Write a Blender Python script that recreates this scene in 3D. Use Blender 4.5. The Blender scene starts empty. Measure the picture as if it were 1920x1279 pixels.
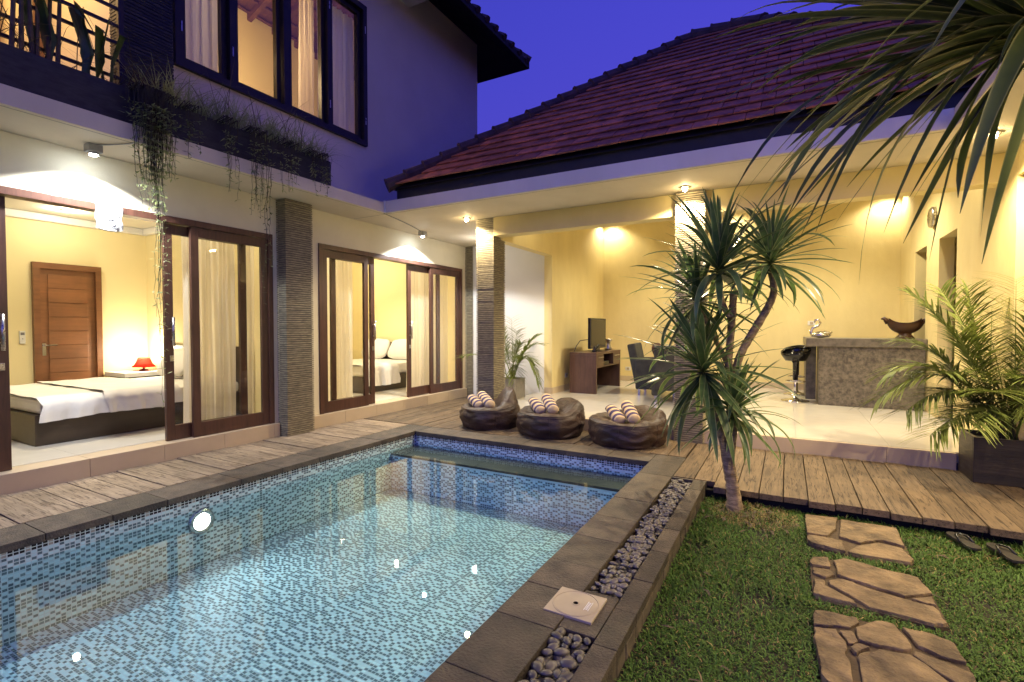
import bpy, bmesh, math, random
import numpy as np
from mathutils import Vector, Matrix, noise
rad = math.radians
random.seed(7); rng = np.random.default_rng(5); U = random.uniform
scene = bpy.context.scene
col = scene.collection

# ------------------------------------------------------------------ camera, sky, exposure
cam_d = bpy.data.cameras.new('camera'); cam = bpy.data.objects.new('camera', cam_d); col.objects.link(cam)
cam.location = (0, 0, 1.31); cam.rotation_euler = (rad(90 - 1.509), 0, rad(28.968))
cam_d.sensor_width = 36; cam_d.lens = 17.44; cam_d.clip_start = .05; cam_d.clip_end = 3000
scene.camera = cam
world = bpy.data.worlds.new('World'); scene.world = world; world.use_nodes = True
wn, wl = world.node_tree.nodes, world.node_tree.links
bg = wn['Background']; sky = wn.new('ShaderNodeTexSky'); sky.sky_type = 'NISHITA'; sky.sun_disc = False
sky.sun_elevation = rad(-3.2); sky.sun_rotation = rad(200); sky.altitude = 100; sky.ozone_density = 4.0; sky.dust_density = .3
tint = wn.new('ShaderNodeMixRGB'); tint.blend_type = 'MULTIPLY'; tint.inputs[0].default_value = 1
tint.inputs[2].default_value = (.66, .6, 1.2, 1)          # tungsten-leaning white balance of the dusk exposure
wl.new(sky.outputs[0], tint.inputs[1]); wl.new(tint.outputs[0], bg.inputs[0])
bg.inputs[1].default_value = 8.0
vs = scene.view_settings
vs.view_transform = 'Standard'; vs.look = 'None'; vs.exposure = .45; vs.gamma = 1; vs.use_curve_mapping = False
cy = scene.cycles
cy.use_denoising = True; cy.max_bounces = 9; cy.diffuse_bounces = 4; cy.glossy_bounces = 4; cy.transparent_max_bounces = 12
cy.transmission_bounces = 6; cy.sample_clamp_indirect = 4; cy.caustics_reflective = False; cy.caustics_refractive = False
cy.use_adaptive_sampling = True; cy.adaptive_threshold = .015

# ------------------------------------------------------------------ helpers
WM = {}
def props(o, label=None, cat=None, group=None, kind=None):
    if label: o['label'] = label
    if cat: o['category'] = cat
    if group: o['group'] = group
    if kind: o['kind'] = kind
    return o
def put(o, parent=None, M=None):
    col.objects.link(o)
    M = M or Matrix.Identity(4); WM[o] = M
    if parent is not None:
        o.parent = parent; o.matrix_parent_inverse = WM[parent].inverted()
    o.matrix_basis = M
    return o
def thing(name, loc, label=None, cat=None, group=None, kind=None, parent=None):
    o = bpy.data.objects.new(name, None); o.empty_display_size = .1
    put(o, parent, Matrix.Translation(Vector(loc)))
    return props(o, label, cat, group, kind)
def inst(name, me, parent, M, mat=None, **k):
    o = bpy.data.objects.new(name, me); put(o, parent, M)
    return props(o, **k)
class MB:
    def __init__(s): s.v = []; s.f = []
    def add(s, v, f):
        n = len(s.v); s.v += [tuple(p) for p in v]; s.f += [tuple(i + n for i in q) for q in f]; return s
    def box(s, x0, y0, z0, x1, y1, z1, M=None):
        x0, x1 = sorted((x0, x1)); y0, y1 = sorted((y0, y1)); z0, z1 = sorted((z0, z1))
        v = [(x0,y0,z0),(x1,y0,z0),(x1,y1,z0),(x0,y1,z0),(x0,y0,z1),(x1,y0,z1),(x1,y1,z1),(x0,y1,z1)]
        if M: v = [M @ Vector(p) for p in v]
        return s.add(v, [(3,2,1,0),(4,5,6,7),(0,1,5,4),(1,2,6,5),(2,3,7,6),(3,0,4,7)])
    def prism(s, poly, z0, z1):
        n = len(poly)
        return s.add([(x,y,z0) for x,y in poly] + [(x,y,z1) for x,y in poly],
            [tuple(range(n))[::-1], tuple(range(n,2*n))] + [(i,(i+1)%n,n+(i+1)%n,n+i) for i in range(n)])
    def tube(s, pts, r, n=8, cap=True):
        pts = [Vector(p) for p in pts]; m = len(pts)
        rs = r if isinstance(r, (list, tuple)) else [r] * m
        v = []; up = None
        for i, p in enumerate(pts):
            t = (pts[min(i+1,m-1)] - pts[max(i-1,0)]).normalized()
            if up is None: up = Vector((0,0,1)) if abs(t.z) < .9 else Vector((1,0,0))
            a = t.cross(up)
            a = a.normalized() if a.length > 1e-6 else Vector((1,0,0))
            b = a.cross(t).normalized(); up = b
            v += [p + (a * math.cos(2*math.pi*k/n) + b * math.sin(2*math.pi*k/n)) * rs[i] for k in range(n)]
        f = [(i*n+k, i*n+(k+1)%n, (i+1)*n+(k+1)%n, (i+1)*n+k) for i in range(m-1) for k in range(n)]
        if cap: f += [tuple(range(n))[::-1], tuple((m-1)*n+k for k in range(n))]
        return s.add(v, f)
    def lathe(s, prof, c=(0,0,0), n=24, M=None):
        v = []; m = len(prof)
        for r, z in prof: v += [(c[0]+r*math.cos(2*math.pi*k/n), c[1]+r*math.sin(2*math.pi*k/n), c[2]+z) for k in range(n)]
        if M: v = [M @ Vector(p) for p in v]
        f = [(i*n+k, i*n+(k+1)%n, (i+1)*n+(k+1)%n, (i+1)*n+k) for i in range(m-1) for k in range(n)]
        f += [tuple(range(n))[::-1], tuple((m-1)*n+k for k in range(n))]
        return s.add(v, f)
    def grid(s, fn, nu, nv, wrap=False):
        v = [fn(i/nu, j/nv) for j in range(nv+1) for i in range(nu + (0 if wrap else 1))]
        w = nu if wrap else nu + 1
        f = [(j*w+i, j*w+(i+1)%w, (j+1)*w+(i+1)%w, (j+1)*w+i) for j in range(nv) for i in range(nu)]
        return s.add(v, f)
    def mesh(s, name, mat, smooth=False, bev=0, fix=True):
        me = bpy.data.meshes.new(name); me.from_pydata(s.v, [], s.f)
        if fix or bev:
            bm = bmesh.new(); bm.from_mesh(me)
            if fix: bmesh.ops.recalc_face_normals(bm, faces=bm.faces)
            if bev: bmesh.ops.bevel(bm, geom=[e for e in bm.edges if e.calc_face_angle(0) > .6], offset=bev, segments=2, affect='EDGES', profile=.6)
            bm.to_mesh(me); bm.free()
        if smooth:
            for p in me.polygons: p.use_smooth = True
        if mat: me.materials.append(mat)
        return me
    def build(s, name, mat, parent=None, smooth=False, bev=0, fix=True, **k):
        o = bpy.data.objects.new(name, s.mesh(name, mat, smooth, bev, fix)); put(o, parent); return props(o, **k)
def BX(name, mat, parent, *b, bev=0, **k): return MB().box(*b).build(name, mat, parent, bev=bev, **k)
def lerp(a, b, t): return a + (b - a) * t

# ------------------------------------------------------------------ materials
def new_mat(name):
    m = bpy.data.materials.new(name); m.use_nodes = True
    return m, m.node_tree.nodes, m.node_tree.links, m.node_tree.nodes['Principled BSDF']
def N(n, t, **k):
    x = n.new(t)
    for a, b in k.items(): setattr(x, a, b)
    return x
def math_n(n, l, op, a, b):
    m = N(n, 'ShaderNodeMath', operation=op)
    for i, q in enumerate((a, b)):
        if isinstance(q, (int, float)): m.inputs[i].default_value = q
        else: l.new(q, m.inputs[i])
    return m.outputs[0]
def coords(n, l, stretch=(1,1,1), obj=False):
    src = N(n, 'ShaderNodeTexCoord').outputs['Object'] if obj else N(n, 'ShaderNodeNewGeometry').outputs['Position']
    mp = N(n, 'ShaderNodeMapping'); mp.inputs['Scale'].default_value = stretch
    l.new(src, mp.inputs[0]); return mp.outputs[0]
def tex_noise(n, l, co, scale, detail=6, rough=.6, dist=0):
    t = N(n, 'ShaderNodeTexNoise'); t.inputs['Scale'].default_value = scale; t.inputs['Detail'].default_value = detail
    t.inputs['Roughness'].default_value = rough; t.inputs['Distortion'].default_value = dist
    l.new(co, t.inputs['Vector']); return t.outputs['Fac']
def ramp(n, l, fac, stops):
    r = N(n, 'ShaderNodeValToRGB'); e = r.color_ramp.elements
    while len(e) < len(stops): e.new(.5)
    for q, (p, c) in zip(e, stops): q.position = p; q.color = (*c, 1)
    l.new(fac, r.inputs[0]); return r.outputs[0]
def bump(n, l, b, h, strength=.3, dist=.01):
    q = N(n, 'ShaderNodeBump'); q.inputs['Strength'].default_value = strength; q.inputs['Distance'].default_value = dist
    l.new(h, q.inputs['Height']); l.new(q.outputs[0], b.inputs['Normal'])
def mul_rand(n, l, colr, lo=.7, hi=1.25):
    oi = N(n, 'ShaderNodeObjectInfo'); mr = N(n, 'ShaderNodeMapRange'); l.new(oi.outputs['Random'], mr.inputs[0])
    mr.inputs[3].default_value = lo; mr.inputs[4].default_value = hi
    hs = N(n, 'ShaderNodeHueSaturation'); l.new(mr.outputs[0], hs.inputs['Value']); l.new(colr, hs.inputs['Color']); return hs.outputs[0]
def mat(name, a, b=None, scale=6, rough=.6, bmp=0, bscale=60, stretch=(1,1,1), metal=0, spec=.5, rand=None, lo=.35, hi=.65, bdist=.01, coat=0, detail=6, obj=False):
    m, n, l, p = new_mat(name); b = b or tuple(c * .8 for c in a)
    co = coords(n, l, stretch, obj)
    c = ramp(n, l, tex_noise(n, l, co, scale, detail), [(lo, b), (hi, a)])
    if rand: c = mul_rand(n, l, c, *rand)
    l.new(c, p.inputs['Base Color']); p.inputs['Metallic'].default_value = metal; p.inputs['Specular IOR Level'].default_value = spec
    rr = N(n, 'ShaderNodeMapRange'); l.new(tex_noise(n, l, co, scale*2.3), rr.inputs[0])
    rr.inputs[3].default_value = max(rough-.1, .02); rr.inputs[4].default_value = min(rough+.12, 1); l.new(rr.outputs[0], p.inputs['Roughness'])
    p.inputs['Coat Weight'].default_value = coat
    if bmp: bump(n, l, p, tex_noise(n, l, co, bscale), bmp, bdist)
    return m
def wood(name, light, dark, axis='y', rough=.6, bmp=.3, grain=30, rand=(.8,1.2), crack=False):
    m, n, l, p = new_mat(name)
    st = {'x': (.07,1,1), 'y': (1,.07,1), 'z': (1,1,.07)}[axis]
    co = coords(n, l, st)
    g = tex_noise(n, l, co, grain, 8, .65, .6)
    c = ramp(n, l, g, [(.28, dark), (.5, tuple(lerp(d, q, .6) for d, q in zip(dark, light))), (.72, light)])
    big = ramp(n, l, tex_noise(n, l, coords(n, l), 2.3, 4), [(.3, (.62,.6,.58)), (.7, (1.1,1.1,1.1))])
    mx = N(n, 'ShaderNodeMixRGB', blend_type='MULTIPLY'); mx.inputs[0].default_value = .8; l.new(c, mx.inputs[1]); l.new(big, mx.inputs[2])
    c = mx.outputs[0]
    h = g
    if crack:
        cr = tex_noise(n, l, coords(n, l, tuple(q*1.0 for q in st)), 75, 3, .5, 1.2)
        k = ramp(n, l, cr, [(.36, (.25,.22,.2)), (.44, (1,1,1))])
        mx = N(n, 'ShaderNodeMixRGB', blend_type='MULTIPLY'); mx.inputs[0].default_value = .85; l.new(c, mx.inputs[1]); l.new(k, mx.inputs[2]); c = mx.outputs[0]
        h = k
    c = mul_rand(n, l, c, *rand)
    l.new(c, p.inputs['Base Color']); p.inputs['Roughness'].default_value = rough
    bump(n, l, p, h, bmp, .006)
    return m
def emit(name, c, s):
    m, n, l, p = new_mat(name); n.remove(p); e = N(n, 'ShaderNodeEmission'); e.inputs[0].default_value = (*c, 1); e.inputs[1].default_value = s
    l.new(e.outputs[0], n['Material Output'].inputs[0]); return m
def glassy(name, tint_c, ior=1.5, rough=.0, wave=0):
    m, n, l, p = new_mat(name); n.remove(p)
    t = N(n, 'ShaderNodeBsdfTransparent'); t.inputs[0].default_value = (*tint_c, 1)
    g = N(n, 'ShaderNodeBsdfGlossy'); g.inputs['Roughness'].default_value = rough
    fr = N(n, 'ShaderNodeFresnel')                         # thin sheet: same reflectance from both sides
    gm = N(n, 'ShaderNodeNewGeometry'); io = N(n, 'ShaderNodeMapRange'); io.inputs[3].default_value = ior; io.inputs[4].default_value = 1/ior
    l.new(gm.outputs['Backfacing'], io.inputs[0]); l.new(io.outputs[0], fr.inputs[0])
    mx = N(n, 'ShaderNodeMixShader'); l.new(fr.outputs[0], mx.inputs[0]); l.new(t.outputs[0], mx.inputs[1]); l.new(g.outputs[0], mx.inputs[2])
    if wave:
        h = tex_noise(n, l, coords(n, l), 5, 2)
        q = N(n, 'ShaderNodeBump'); q.inputs['Strength'].default_value = wave; q.inputs['Distance'].default_value = .01; l.new(h, q.inputs['Height'])
        l.new(q.outputs[0], g.inputs['Normal']); l.new(q.outputs[0], fr.inputs['Normal'])
    l.new(mx.outputs[0], n['Material Output'].inputs[0]); return m
def sheer(name, c, trans=.35, hole=.25):
    m, n, l, p = new_mat(name); n.remove(p)
    d = N(n, 'ShaderNodeBsdfDiffuse'); d.inputs[0].default_value = (*c, 1)
    t = N(n, 'ShaderNodeBsdfTranslucent'); t.inputs[0].default_value = (*c, 1)
    x = N(n, 'ShaderNodeBsdfTransparent')
    a = N(n, 'ShaderNodeMixShader'); a.inputs[0].default_value = trans; l.new(d.outputs[0], a.inputs[1]); l.new(t.outputs[0], a.inputs[2])
    b = N(n, 'ShaderNodeMixShader'); b.inputs[0].default_value = hole; l.new(a.outputs[0], b.inputs[1]); l.new(x.outputs[0], b.inputs[2])
    l.new(b.outputs[0], n['Material Output'].inputs[0]); return m
def leafmat(name, a, b, edge=None, rough=.4, trans=.25, rand=(.65,1.3)):
    m, n, l, p = new_mat(name)
    co = coords(n, l, (1,1,1), True)
    c = ramp(n, l, tex_noise(n, l, co, 5, 4), [(.35, b), (.65, a)])
    if edge:
        at = N(n, 'ShaderNodeAttribute', attribute_name='edge')
        mx = N(n, 'ShaderNodeMixRGB'); l.new(at.outputs['Fac'], mx.inputs[0]); l.new(c, mx.inputs[1]); mx.inputs[2].default_value = (*edge, 1); c = mx.outputs[0]
    c = mul_rand(n, l, c, *rand); l.new(c, p.inputs['Base Color']); p.inputs['Roughness'].default_value = rough
    t = N(n, 'ShaderNodeBsdfTranslucent'); l.new(c, t.inputs[0])
    mx = N(n, 'ShaderNodeMixShader'); mx.inputs[0].default_value = trans; l.new(p.outputs[0], mx.inputs[1]); l.new(t.outputs[0], mx.inputs[2])
    l.new(mx.outputs[0], n['Material Output'].inputs[0]); return m

M = {}
M['facade'] = mat('cream_render', (.76,.7,.53), (.68,.62,.46), 1.5, .75, .12, 30)
M['upper'] = mat('white_render', (.74,.66,.56), (.66,.58,.5), .8, .8, .15, 25)
M['slab'] = mat('painted_concrete', (.74,.66,.53), (.64,.57,.45), 1.2, .7, .1, 20, stretch=(1,1,.25))
M['yellow'] = mat('yellow_plaster', (.8,.67,.33), (.66,.54,.25), 1.5, .65, .5, 6, stretch=(1,1,.45), lo=.25, hi=.7, bdist=.02)
M['bedroom'] = mat('bedroom_paint', (.84,.73,.42), (.8,.69,.39), .8, .75, .05, 40)
M['white'] = mat('white_paint', (.72,.71,.69), (.68,.67,.65), 1.1, .7, .1, 15)
M['ceil'] = mat('ceiling_paint', (.74,.7,.6), (.72,.68,.58), 1, .8)
M['tilefloor'] = mat('polished_cream_tile', (.72,.68,.6), (.66,.62,.54), 1.7, .14, .02, 8)
M['step'] = mat('step_tile', (.56,.45,.31), (.5,.4,.27), 2, .45, .06, 25)
M['grout'] = mat('tile_grout', (.32,.29,.25), None, 20, .8)
M['frame'] = wood('dark_door_timber', (.115,.05,.032), (.05,.022,.016), 'z', .38, .12, 26, (.85,1.15))
M['winframe'] = mat('dark_window_timber', (.018,.012,.012), (.01,.008,.008), 10, .45)
M['doorwood'] = wood('teak_door', (.24,.1,.04), (.15,.06,.022), 'y', .42, .1, 22, (.9,1.1))
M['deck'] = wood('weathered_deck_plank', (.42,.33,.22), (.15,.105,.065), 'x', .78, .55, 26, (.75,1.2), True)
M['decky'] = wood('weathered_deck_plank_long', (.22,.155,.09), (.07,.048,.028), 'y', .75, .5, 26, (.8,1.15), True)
M['under'] = mat('gap_shade', (.012,.01,.008), None, 5, .95)  # near-black stands in for shade below the planks and in the finger hole
M['bedbase'] = wood('dark_bed_veneer', (.055,.036,.024), (.03,.02,.014), 'y', .4, .06, 18, (1,1))
M['standwood'] = wood('wenge_veneer', (.14,.075,.05), (.075,.04,.028), 'z', .4, .05, 30, (1,1))
M['stone'] = mat('andesite_coping', (.12,.092,.064), (.034,.028,.023), 7, .58, 1, 70, rand=(.65,1.3), bdist=.012, detail=14, lo=.3, hi=.72)
M['block'] = mat('andesite_block', (.13,.105,.075), (.06,.048,.036), 9, .7, .6, 45, rand=(.75,1.25), bdist=.008, detail=10)
M['slate'] = mat('split_slate', (.36,.31,.2), (.15,.13,.09), 14, .6, .4, 90, stretch=(1,1,6), detail=8)
M['darkslate'] = mat('dark_slate', (.03,.03,.034), (.012,.012,.014), 9, .5, .4, 60, stretch=(1,1,4))
M['ledgestone'] = mat('dark_ledge_stone', (.045,.038,.03), (.02,.017,.014), 5, .5, .4, 40)  # very dark colour for the submerged ledge slabs
M['pebble'] = mat('river_pebble', (.125,.11,.095), (.055,.05,.046), 8, .4, .15, 50, rand=(.5,1.6), bdist=.003)
M['pool_grout'] = mat('pool_grout', (.66,.78,.78), (.62,.73,.74), 3, .7)
M['flag'] = mat('palimanan_flagstone', (.27,.19,.1), (.09,.062,.034), 7, .75, 1, 14, rand=(.8,1.2), bdist=.03, detail=10)
M['mortar'] = mat('stone_mortar', (.11,.075,.042), (.06,.042,.025), 14, .9, .6, 60)
M['soil'] = mat('garden_soil', (.035,.03,.016), (.018,.016,.009), 9, .95, .6, 30)
M['terrain'] = mat('ground_earth', (.06,.055,.035), (.04,.035,.025), .4, .95)
M['rooft'] = mat('clay_roof_tile', (.52,.165,.07), (.24,.075,.036), 7, .65, .3, 60, rand=(.6,1.35), bdist=.004, detail=8)
M['ridget'] = mat('clay_ridge_tile', (.1,.05,.04), (.05,.026,.02), 7, .7, .3, 50)
M['eave'] = mat('dark_eave_board', (.018,.013,.011), (.01,.008,.007), 6, .7)
M['rafter'] = wood('brown_rafter', (.2,.095,.045), (.11,.05,.024), 'x', .6, .1, 20, (.85,1.1))
M['bean'] = mat('brown_leatherette', (.055,.03,.021), (.03,.017,.012), 4, .5, .55, 16, stretch=(1,1,2.2), bdist=.02, spec=.45)
M['black'] = mat('black_plastic', (.012,.012,.013), None, 10, .3)
M['gloss'] = mat('glossy_black', (.008,.008,.009), None, 10, .08)
M['chrome'] = mat('chrome', (.75,.73,.7), (.6,.58,.55), 5, .12, metal=1)
M['steel'] = mat('brushed_steel', (.55,.53,.5), (.42,.4,.38), 30, .28, metal=1)
M['counter'] = mat('grey_stone_cladding', (.22,.19,.145), (.075,.066,.052), 22, .55, .3, 40, detail=10)
M['countertop'] = mat('grey_stone_top', (.2,.175,.135), (.1,.09,.07), 12, .4, .2, 40)
M['bowlw'] = wood('carved_dark_wood', (.1,.045,.022), (.04,.018,.01), 'x', .35, .1, 20, (1,1))
M['linen'] = mat('white_linen', (.78,.76,.72), (.72,.7,.66), 4, .8, .35, 5, bdist=.02)
M['chairfab'] = mat('charcoal_fabric', (.055,.055,.05), (.035,.035,.033), 8, .85, .3, 120)
M['cushion'] = mat('brown_cushion', (.16,.07,.045), (.07,.032,.022), 16, .8, .2, 60)
M['concrete_pot'] = mat('grey_concrete_pot', (.3,.28,.24), (.2,.185,.16), 6, .75, .3, 30)
M['darkpot'] = mat('dark_timber_planter', (.038,.028,.02), (.014,.011,.009), 5, .45, .35, 20, stretch=(.3,.3,3))
M['bark'] = mat('dracaena_bark', (.42,.31,.19), (.16,.11,.065), 9, .85, .9, 26, stretch=(1,1,3.5), bdist=.015, detail=8)
M['plasticcream'] = mat('cream_plastic', (.44,.37,.27), (.38,.32,.23), 5, .45)
M['white_plastic'] = mat('white_plastic', (.75,.74,.7), None, 5, .4)
M['paper'] = mat('white_bag_film', (.82,.82,.8), (.76,.76,.75), 6, .5, .2, 20)
M['ink'] = mat('grey_ink', (.14,.14,.15), None, 5, .7)
M['metalgrey'] = mat('grey_metal_fitting', (.4,.4,.42), None, 8, .4)
M['sandal'] = mat('dark_rubber', (.03,.024,.018), (.016,.013,.01), 20, .6, .2, 80)
M['glass'] = glassy('door_glass', (.96,.95,.92), 1.45)
M['wglass'] = glassy('window_glass', (.93,.94,.95), 1.5)
M['water'] = glassy('pool_water', (.78,.955,1.0), 1.45, .0, .02)
M['curtain'] = sheer('sheer_cream_curtain', (.95,.91,.82), .7, .08)
M['bluecurtain'] = sheer('pale_curtain', (.8,.8,.82), .12, .02)
M['shade'] = sheer('red_lamp_shade', (.75,.05,.03), .6, 0)
M['cord'] = mat('grey_cable', (.1,.1,.1), None, 5, .5)
M['dleaf'] = leafmat('dracaena_leaf', (.14,.22,.075), (.075,.14,.05), (.5,.52,.22), .35, .4)
M['fleaf'] = leafmat('near_dracaena_leaf', (.1,.13,.035), (.05,.075,.022), (.36,.35,.12), .38, .35)
M['pleaf'] = leafmat('palm_leaflet', (.27,.32,.07), (.13,.18,.04), None, .45, .3)
M['vleaf'] = leafmat('vine_leaf', (.38,.42,.2), (.2,.24,.1), None, .6, .3)
M['vstem'] = mat('vine_stem', (.055,.05,.025), (.03,.025,.014), 10, .8)
M['dry'] = mat('dry_stalk', (.13,.1,.06), (.06,.045,.028), 10, .8)
M['balc'] = leafmat('balcony_leaf', (.06,.1,.04), (.03,.06,.025), None, .45, .25)
M['bulb_cool'] = emit('cool_led', (.82,.9,1), 260)
M['bulb_warm'] = emit('warm_led', (1,.74,.36), 160)
M['bulb_pool'] = emit('pool_lamp_lens', (1,.95,.85), 30)
M['bulb_dim'] = emit('warm_bulb', (1,.8,.5), 40)
def attr_mat(name, attr, rough, spec=.5):
    m, n, l, p = new_mat(name); a = N(n, 'ShaderNodeAttribute', attribute_name=attr); l.new(a.outputs['Color'], p.inputs['Base Color'])
    p.inputs['Roughness'].default_value = rough; p.inputs['Specular IOR Level'].default_value = spec; return m
M['mosaic'] = attr_mat('glass_mosaic', 'tilecol', .5, .25)
M['grass'] = attr_mat('grass_blade', 'tilecol', .6, .25)
def towel_mat():
    m, n, l, p = new_mat('striped_towel')
    tc = N(n, 'ShaderNodeTexCoord'); w = N(n, 'ShaderNodeTexWave', wave_type='BANDS', bands_direction='X', wave_profile='SIN')
    w.inputs['Scale'].default_value = 3.1; w.inputs['Distortion'].default_value = .5; w.inputs['Detail'].default_value = 1
    l.new(tc.outputs['Object'], w.inputs[0])
    c = ramp(n, l, w.outputs['Fac'], [(.0, (.6,.46,.27)), (.42, (.58,.44,.26)), (.5, (.075,.055,.13)), (1, (.06,.045,.11))])
    l.new(c, p.inputs['Base Color']); p.inputs['Roughness'].default_value = .95
    bump(n, l, p, tex_noise(n, l, tc.outputs['Object'], 180, 3), .5, .004); return m
M['towel'] = towel_mat()

def light(name, kind, loc, energy, c, parent=None, size=.04, spot=None, blend=.3, aim=None):
    d = bpy.data.lights.new(name, kind); d.energy = energy; d.color = c; d.shadow_soft_size = size
    if kind == 'SPOT': d.spot_size = rad(spot); d.spot_blend = blend
    o = bpy.data.objects.new(name, d)
    Mx = Matrix.Translation(Vector(loc))
    if aim is not None: Mx = Mx @ (Vector(aim) - Vector(loc)).to_track_quat('-Z', 'Y').to_matrix().to_4x4()
    put(o, parent, Mx); return o
def ceiling_fitting(x, y, zc, label, group):
    t = thing('ceiling_downlight', (x, y, zc), label, 'light fitting', group)
    MB().lathe([(.06,0),(.06,-.012),(.045,-.014),(.04,0)], (x,y,zc-.001), 20).build('trim_ring', M['steel'], t)
    MB().lathe([(.038,-.004),(.03,-.012),(.002,-.016)], (x,y,zc-.001), 16).build('bulb', M['bulb_dim'], t, smooth=True)
    return t
WARM = (1, .79, .48); WARM2 = (1, .88, .64); COOL = (.93, .97, 1)

# ------------------------------------------------------------------ ground and lawn
LZ = -.11                                   # lawn level; the deck and coping tops are at 0
PX0, PX1, PY0, PY1 = -4.13, -1.15, -1.3, 4.9   # pool basin
g = MB()
for b in ((-600,-600,-4.6,900),(-.8,-600,700,900),(-4.6,5.15,-.8,900),(-4.6,-600,-.8,-1.5)):
    g.add([(b[0],b[1],-.16),(b[2],b[1],-.16),(b[2],b[3],-.16),(b[0],b[3],-.16)], [(0,1,2,3)])
g.build('ground', M['terrain'], kind='structure')
MB().grid(lambda u, v: (lerp(-.6, 2.38, u), lerp(-1.6, 4.8, v), LZ - .012 + .012 * noise.noise(Vector((u*9, v*18, 0)))), 40, 70).build('lawn', M['soil'], smooth=True, kind='structure')
SLABS = {1: [[(0.14,4.3),(0.35,4.33),(0.32,4.08),(0.26,3.92),(0.14,3.91)],[(0.36,4.3),(0.69,4.3),(0.68,3.96),(0.57,4.0),(0.48,3.94),(0.44,3.88),(0.32,3.93)],[(0.14,3.87),(0.26,3.88),(0.34,3.86),(0.34,3.69),(0.18,3.73),(0.14,3.77)],[(0.36,3.72),(0.44,3.85),(0.54,3.95),(0.66,3.92),(0.69,3.76),(0.67,3.7),(0.36,3.68)]],
2: [[(0.14,3.45),(0.16,3.51),(0.24,3.54),(0.24,3.4),(0.15,3.39)],[(0.26,3.51),(0.32,3.58),(0.48,3.53),(0.66,3.5),(0.69,3.32),(0.56,3.22),(0.4,3.27),(0.27,3.32)],[(0.15,3.36),(0.24,3.37),(0.26,3.31),(0.21,3.26),(0.15,3.28)],[(0.15,3.21),(0.2,3.21),(0.2,3.15),(0.31,3.05),(0.33,3.01),(0.14,3.03)],[(0.22,3.23),(0.29,3.28),(0.4,3.23),(0.56,3.19),(0.67,3.17),(0.69,3.02),(0.63,2.98),(0.38,3.01),(0.3,3.1),(0.22,3.18)],[(0.58,3.21),(0.68,3.28),(0.68,3.19),(0.62,3.19)]],
3: [[(0.14,2.85),(0.22,2.87),(0.32,2.87),(0.32,2.83),(0.28,2.76),(0.13,2.71)],[(0.13,2.69),(0.22,2.72),(0.25,2.62),(0.24,2.54),(0.25,2.46),(0.24,2.26),(0.21,2.24),(0.14,2.33),(0.13,2.55)],[(0.23,2.72),(0.28,2.74),(0.3,2.66),(0.26,2.62)],[(0.3,2.77),(0.39,2.88),(0.46,2.89),(0.5,2.72),(0.46,2.67),(0.37,2.66),(0.3,2.67)],[(0.49,2.88),(0.6,2.88),(0.67,2.84),(0.68,2.7),(0.59,2.7),(0.52,2.74)],[(0.5,2.69),(0.58,2.67),(0.68,2.63),(0.68,2.55),(0.61,2.52),(0.49,2.66)],[(0.29,2.56),(0.37,2.64),(0.48,2.66),(0.6,2.5),(0.67,2.42),(0.26,2.19),(0.28,2.46)],[(0.26,2.59),(0.3,2.64),(0.34,2.63),(0.28,2.55)]]}
SLABBOX = []
SLN = {1: 'stepping slab of four flagstones nearest the wooden deck', 2: 'middle stepping slab in the lawn with two long diagonal flagstones', 3: 'nearest stepping slab with a round centre flagstone, at bottom of lawn'}
for k, polys in SLABS.items():
    xs = [p[0] for q in polys for p in q]; ys = [p[1] for q in polys for p in q]
    bx = (min(xs)-.005, min(ys)-.005, max(xs)+.005, max(ys)+.005); SLABBOX.append(bx)
    t = thing('stepping_stone', ((bx[0]+bx[2])/2, (bx[1]+bx[3])/2, LZ), SLN[k], 'stepping stone', 'stepping slabs across the lawn')
    pts = [Vector(p) for q in polys for p in q]
    c = Vector((sum(xs)/len(xs), sum(ys)/len(ys)))
    from mathutils.geometry import convex_hull_2d
    h = [tuple(pts[i]) for i in convex_hull_2d(pts)]
    MB().prism(h, LZ - .06, LZ + .008).build('mortar_bed', M['mortar'], t)
    for q in polys:
        cx = sum(p[0] for p in q)/len(q); cyy = sum(p[1] for p in q)/len(q)
        pp = []
        for i, p in enumerate(q):                                # split the edges and make them uneven
            n2 = q[(i+1) % len(q)]
            for tt in (0, .33, .66):
                x = lerp(p[0], n2[0], tt); y = lerp(p[1], n2[1], tt); j = .012 if tt else .004
                pp.append((cx + (x-cx)*.985 + U(-j, j)*.6, cyy + (y-cyy)*.985 + U(-j, j)*.6))
        MB().prism(pp, LZ - .01, LZ + .02 + U(0, .008)).build('flagstone', M['flag'], t, bev=.005)

def face_colors(me, name, cols, loops_per):
    a = me.color_attributes.new(name, 'FLOAT_COLOR', 'CORNER')
    c = np.ones((len(cols), 4), np.float32); c[:, :3] = cols
    a.data.foreach_set('color', np.repeat(c, loops_per, axis=0).ravel())
def big_mesh(name, V, F, m, cols=None, attr='tilecol'):
    me = bpy.data.meshes.new(name); k = F.shape[1]
    me.vertices.add(len(V)); me.vertices.foreach_set('co', V.astype(np.float32).ravel())
    me.loops.add(F.size); me.loops.foreach_set('vertex_index', F.astype(np.int32).ravel())
    me.polygons.add(len(F)); me.polygons.foreach_set('loop_start', np.arange(0, F.size, k, dtype=np.int32))
    me.update(calc_edges=True)
    if cols is not None: face_colors(me, attr, cols, k)
    me.materials.append(m); return me

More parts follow.
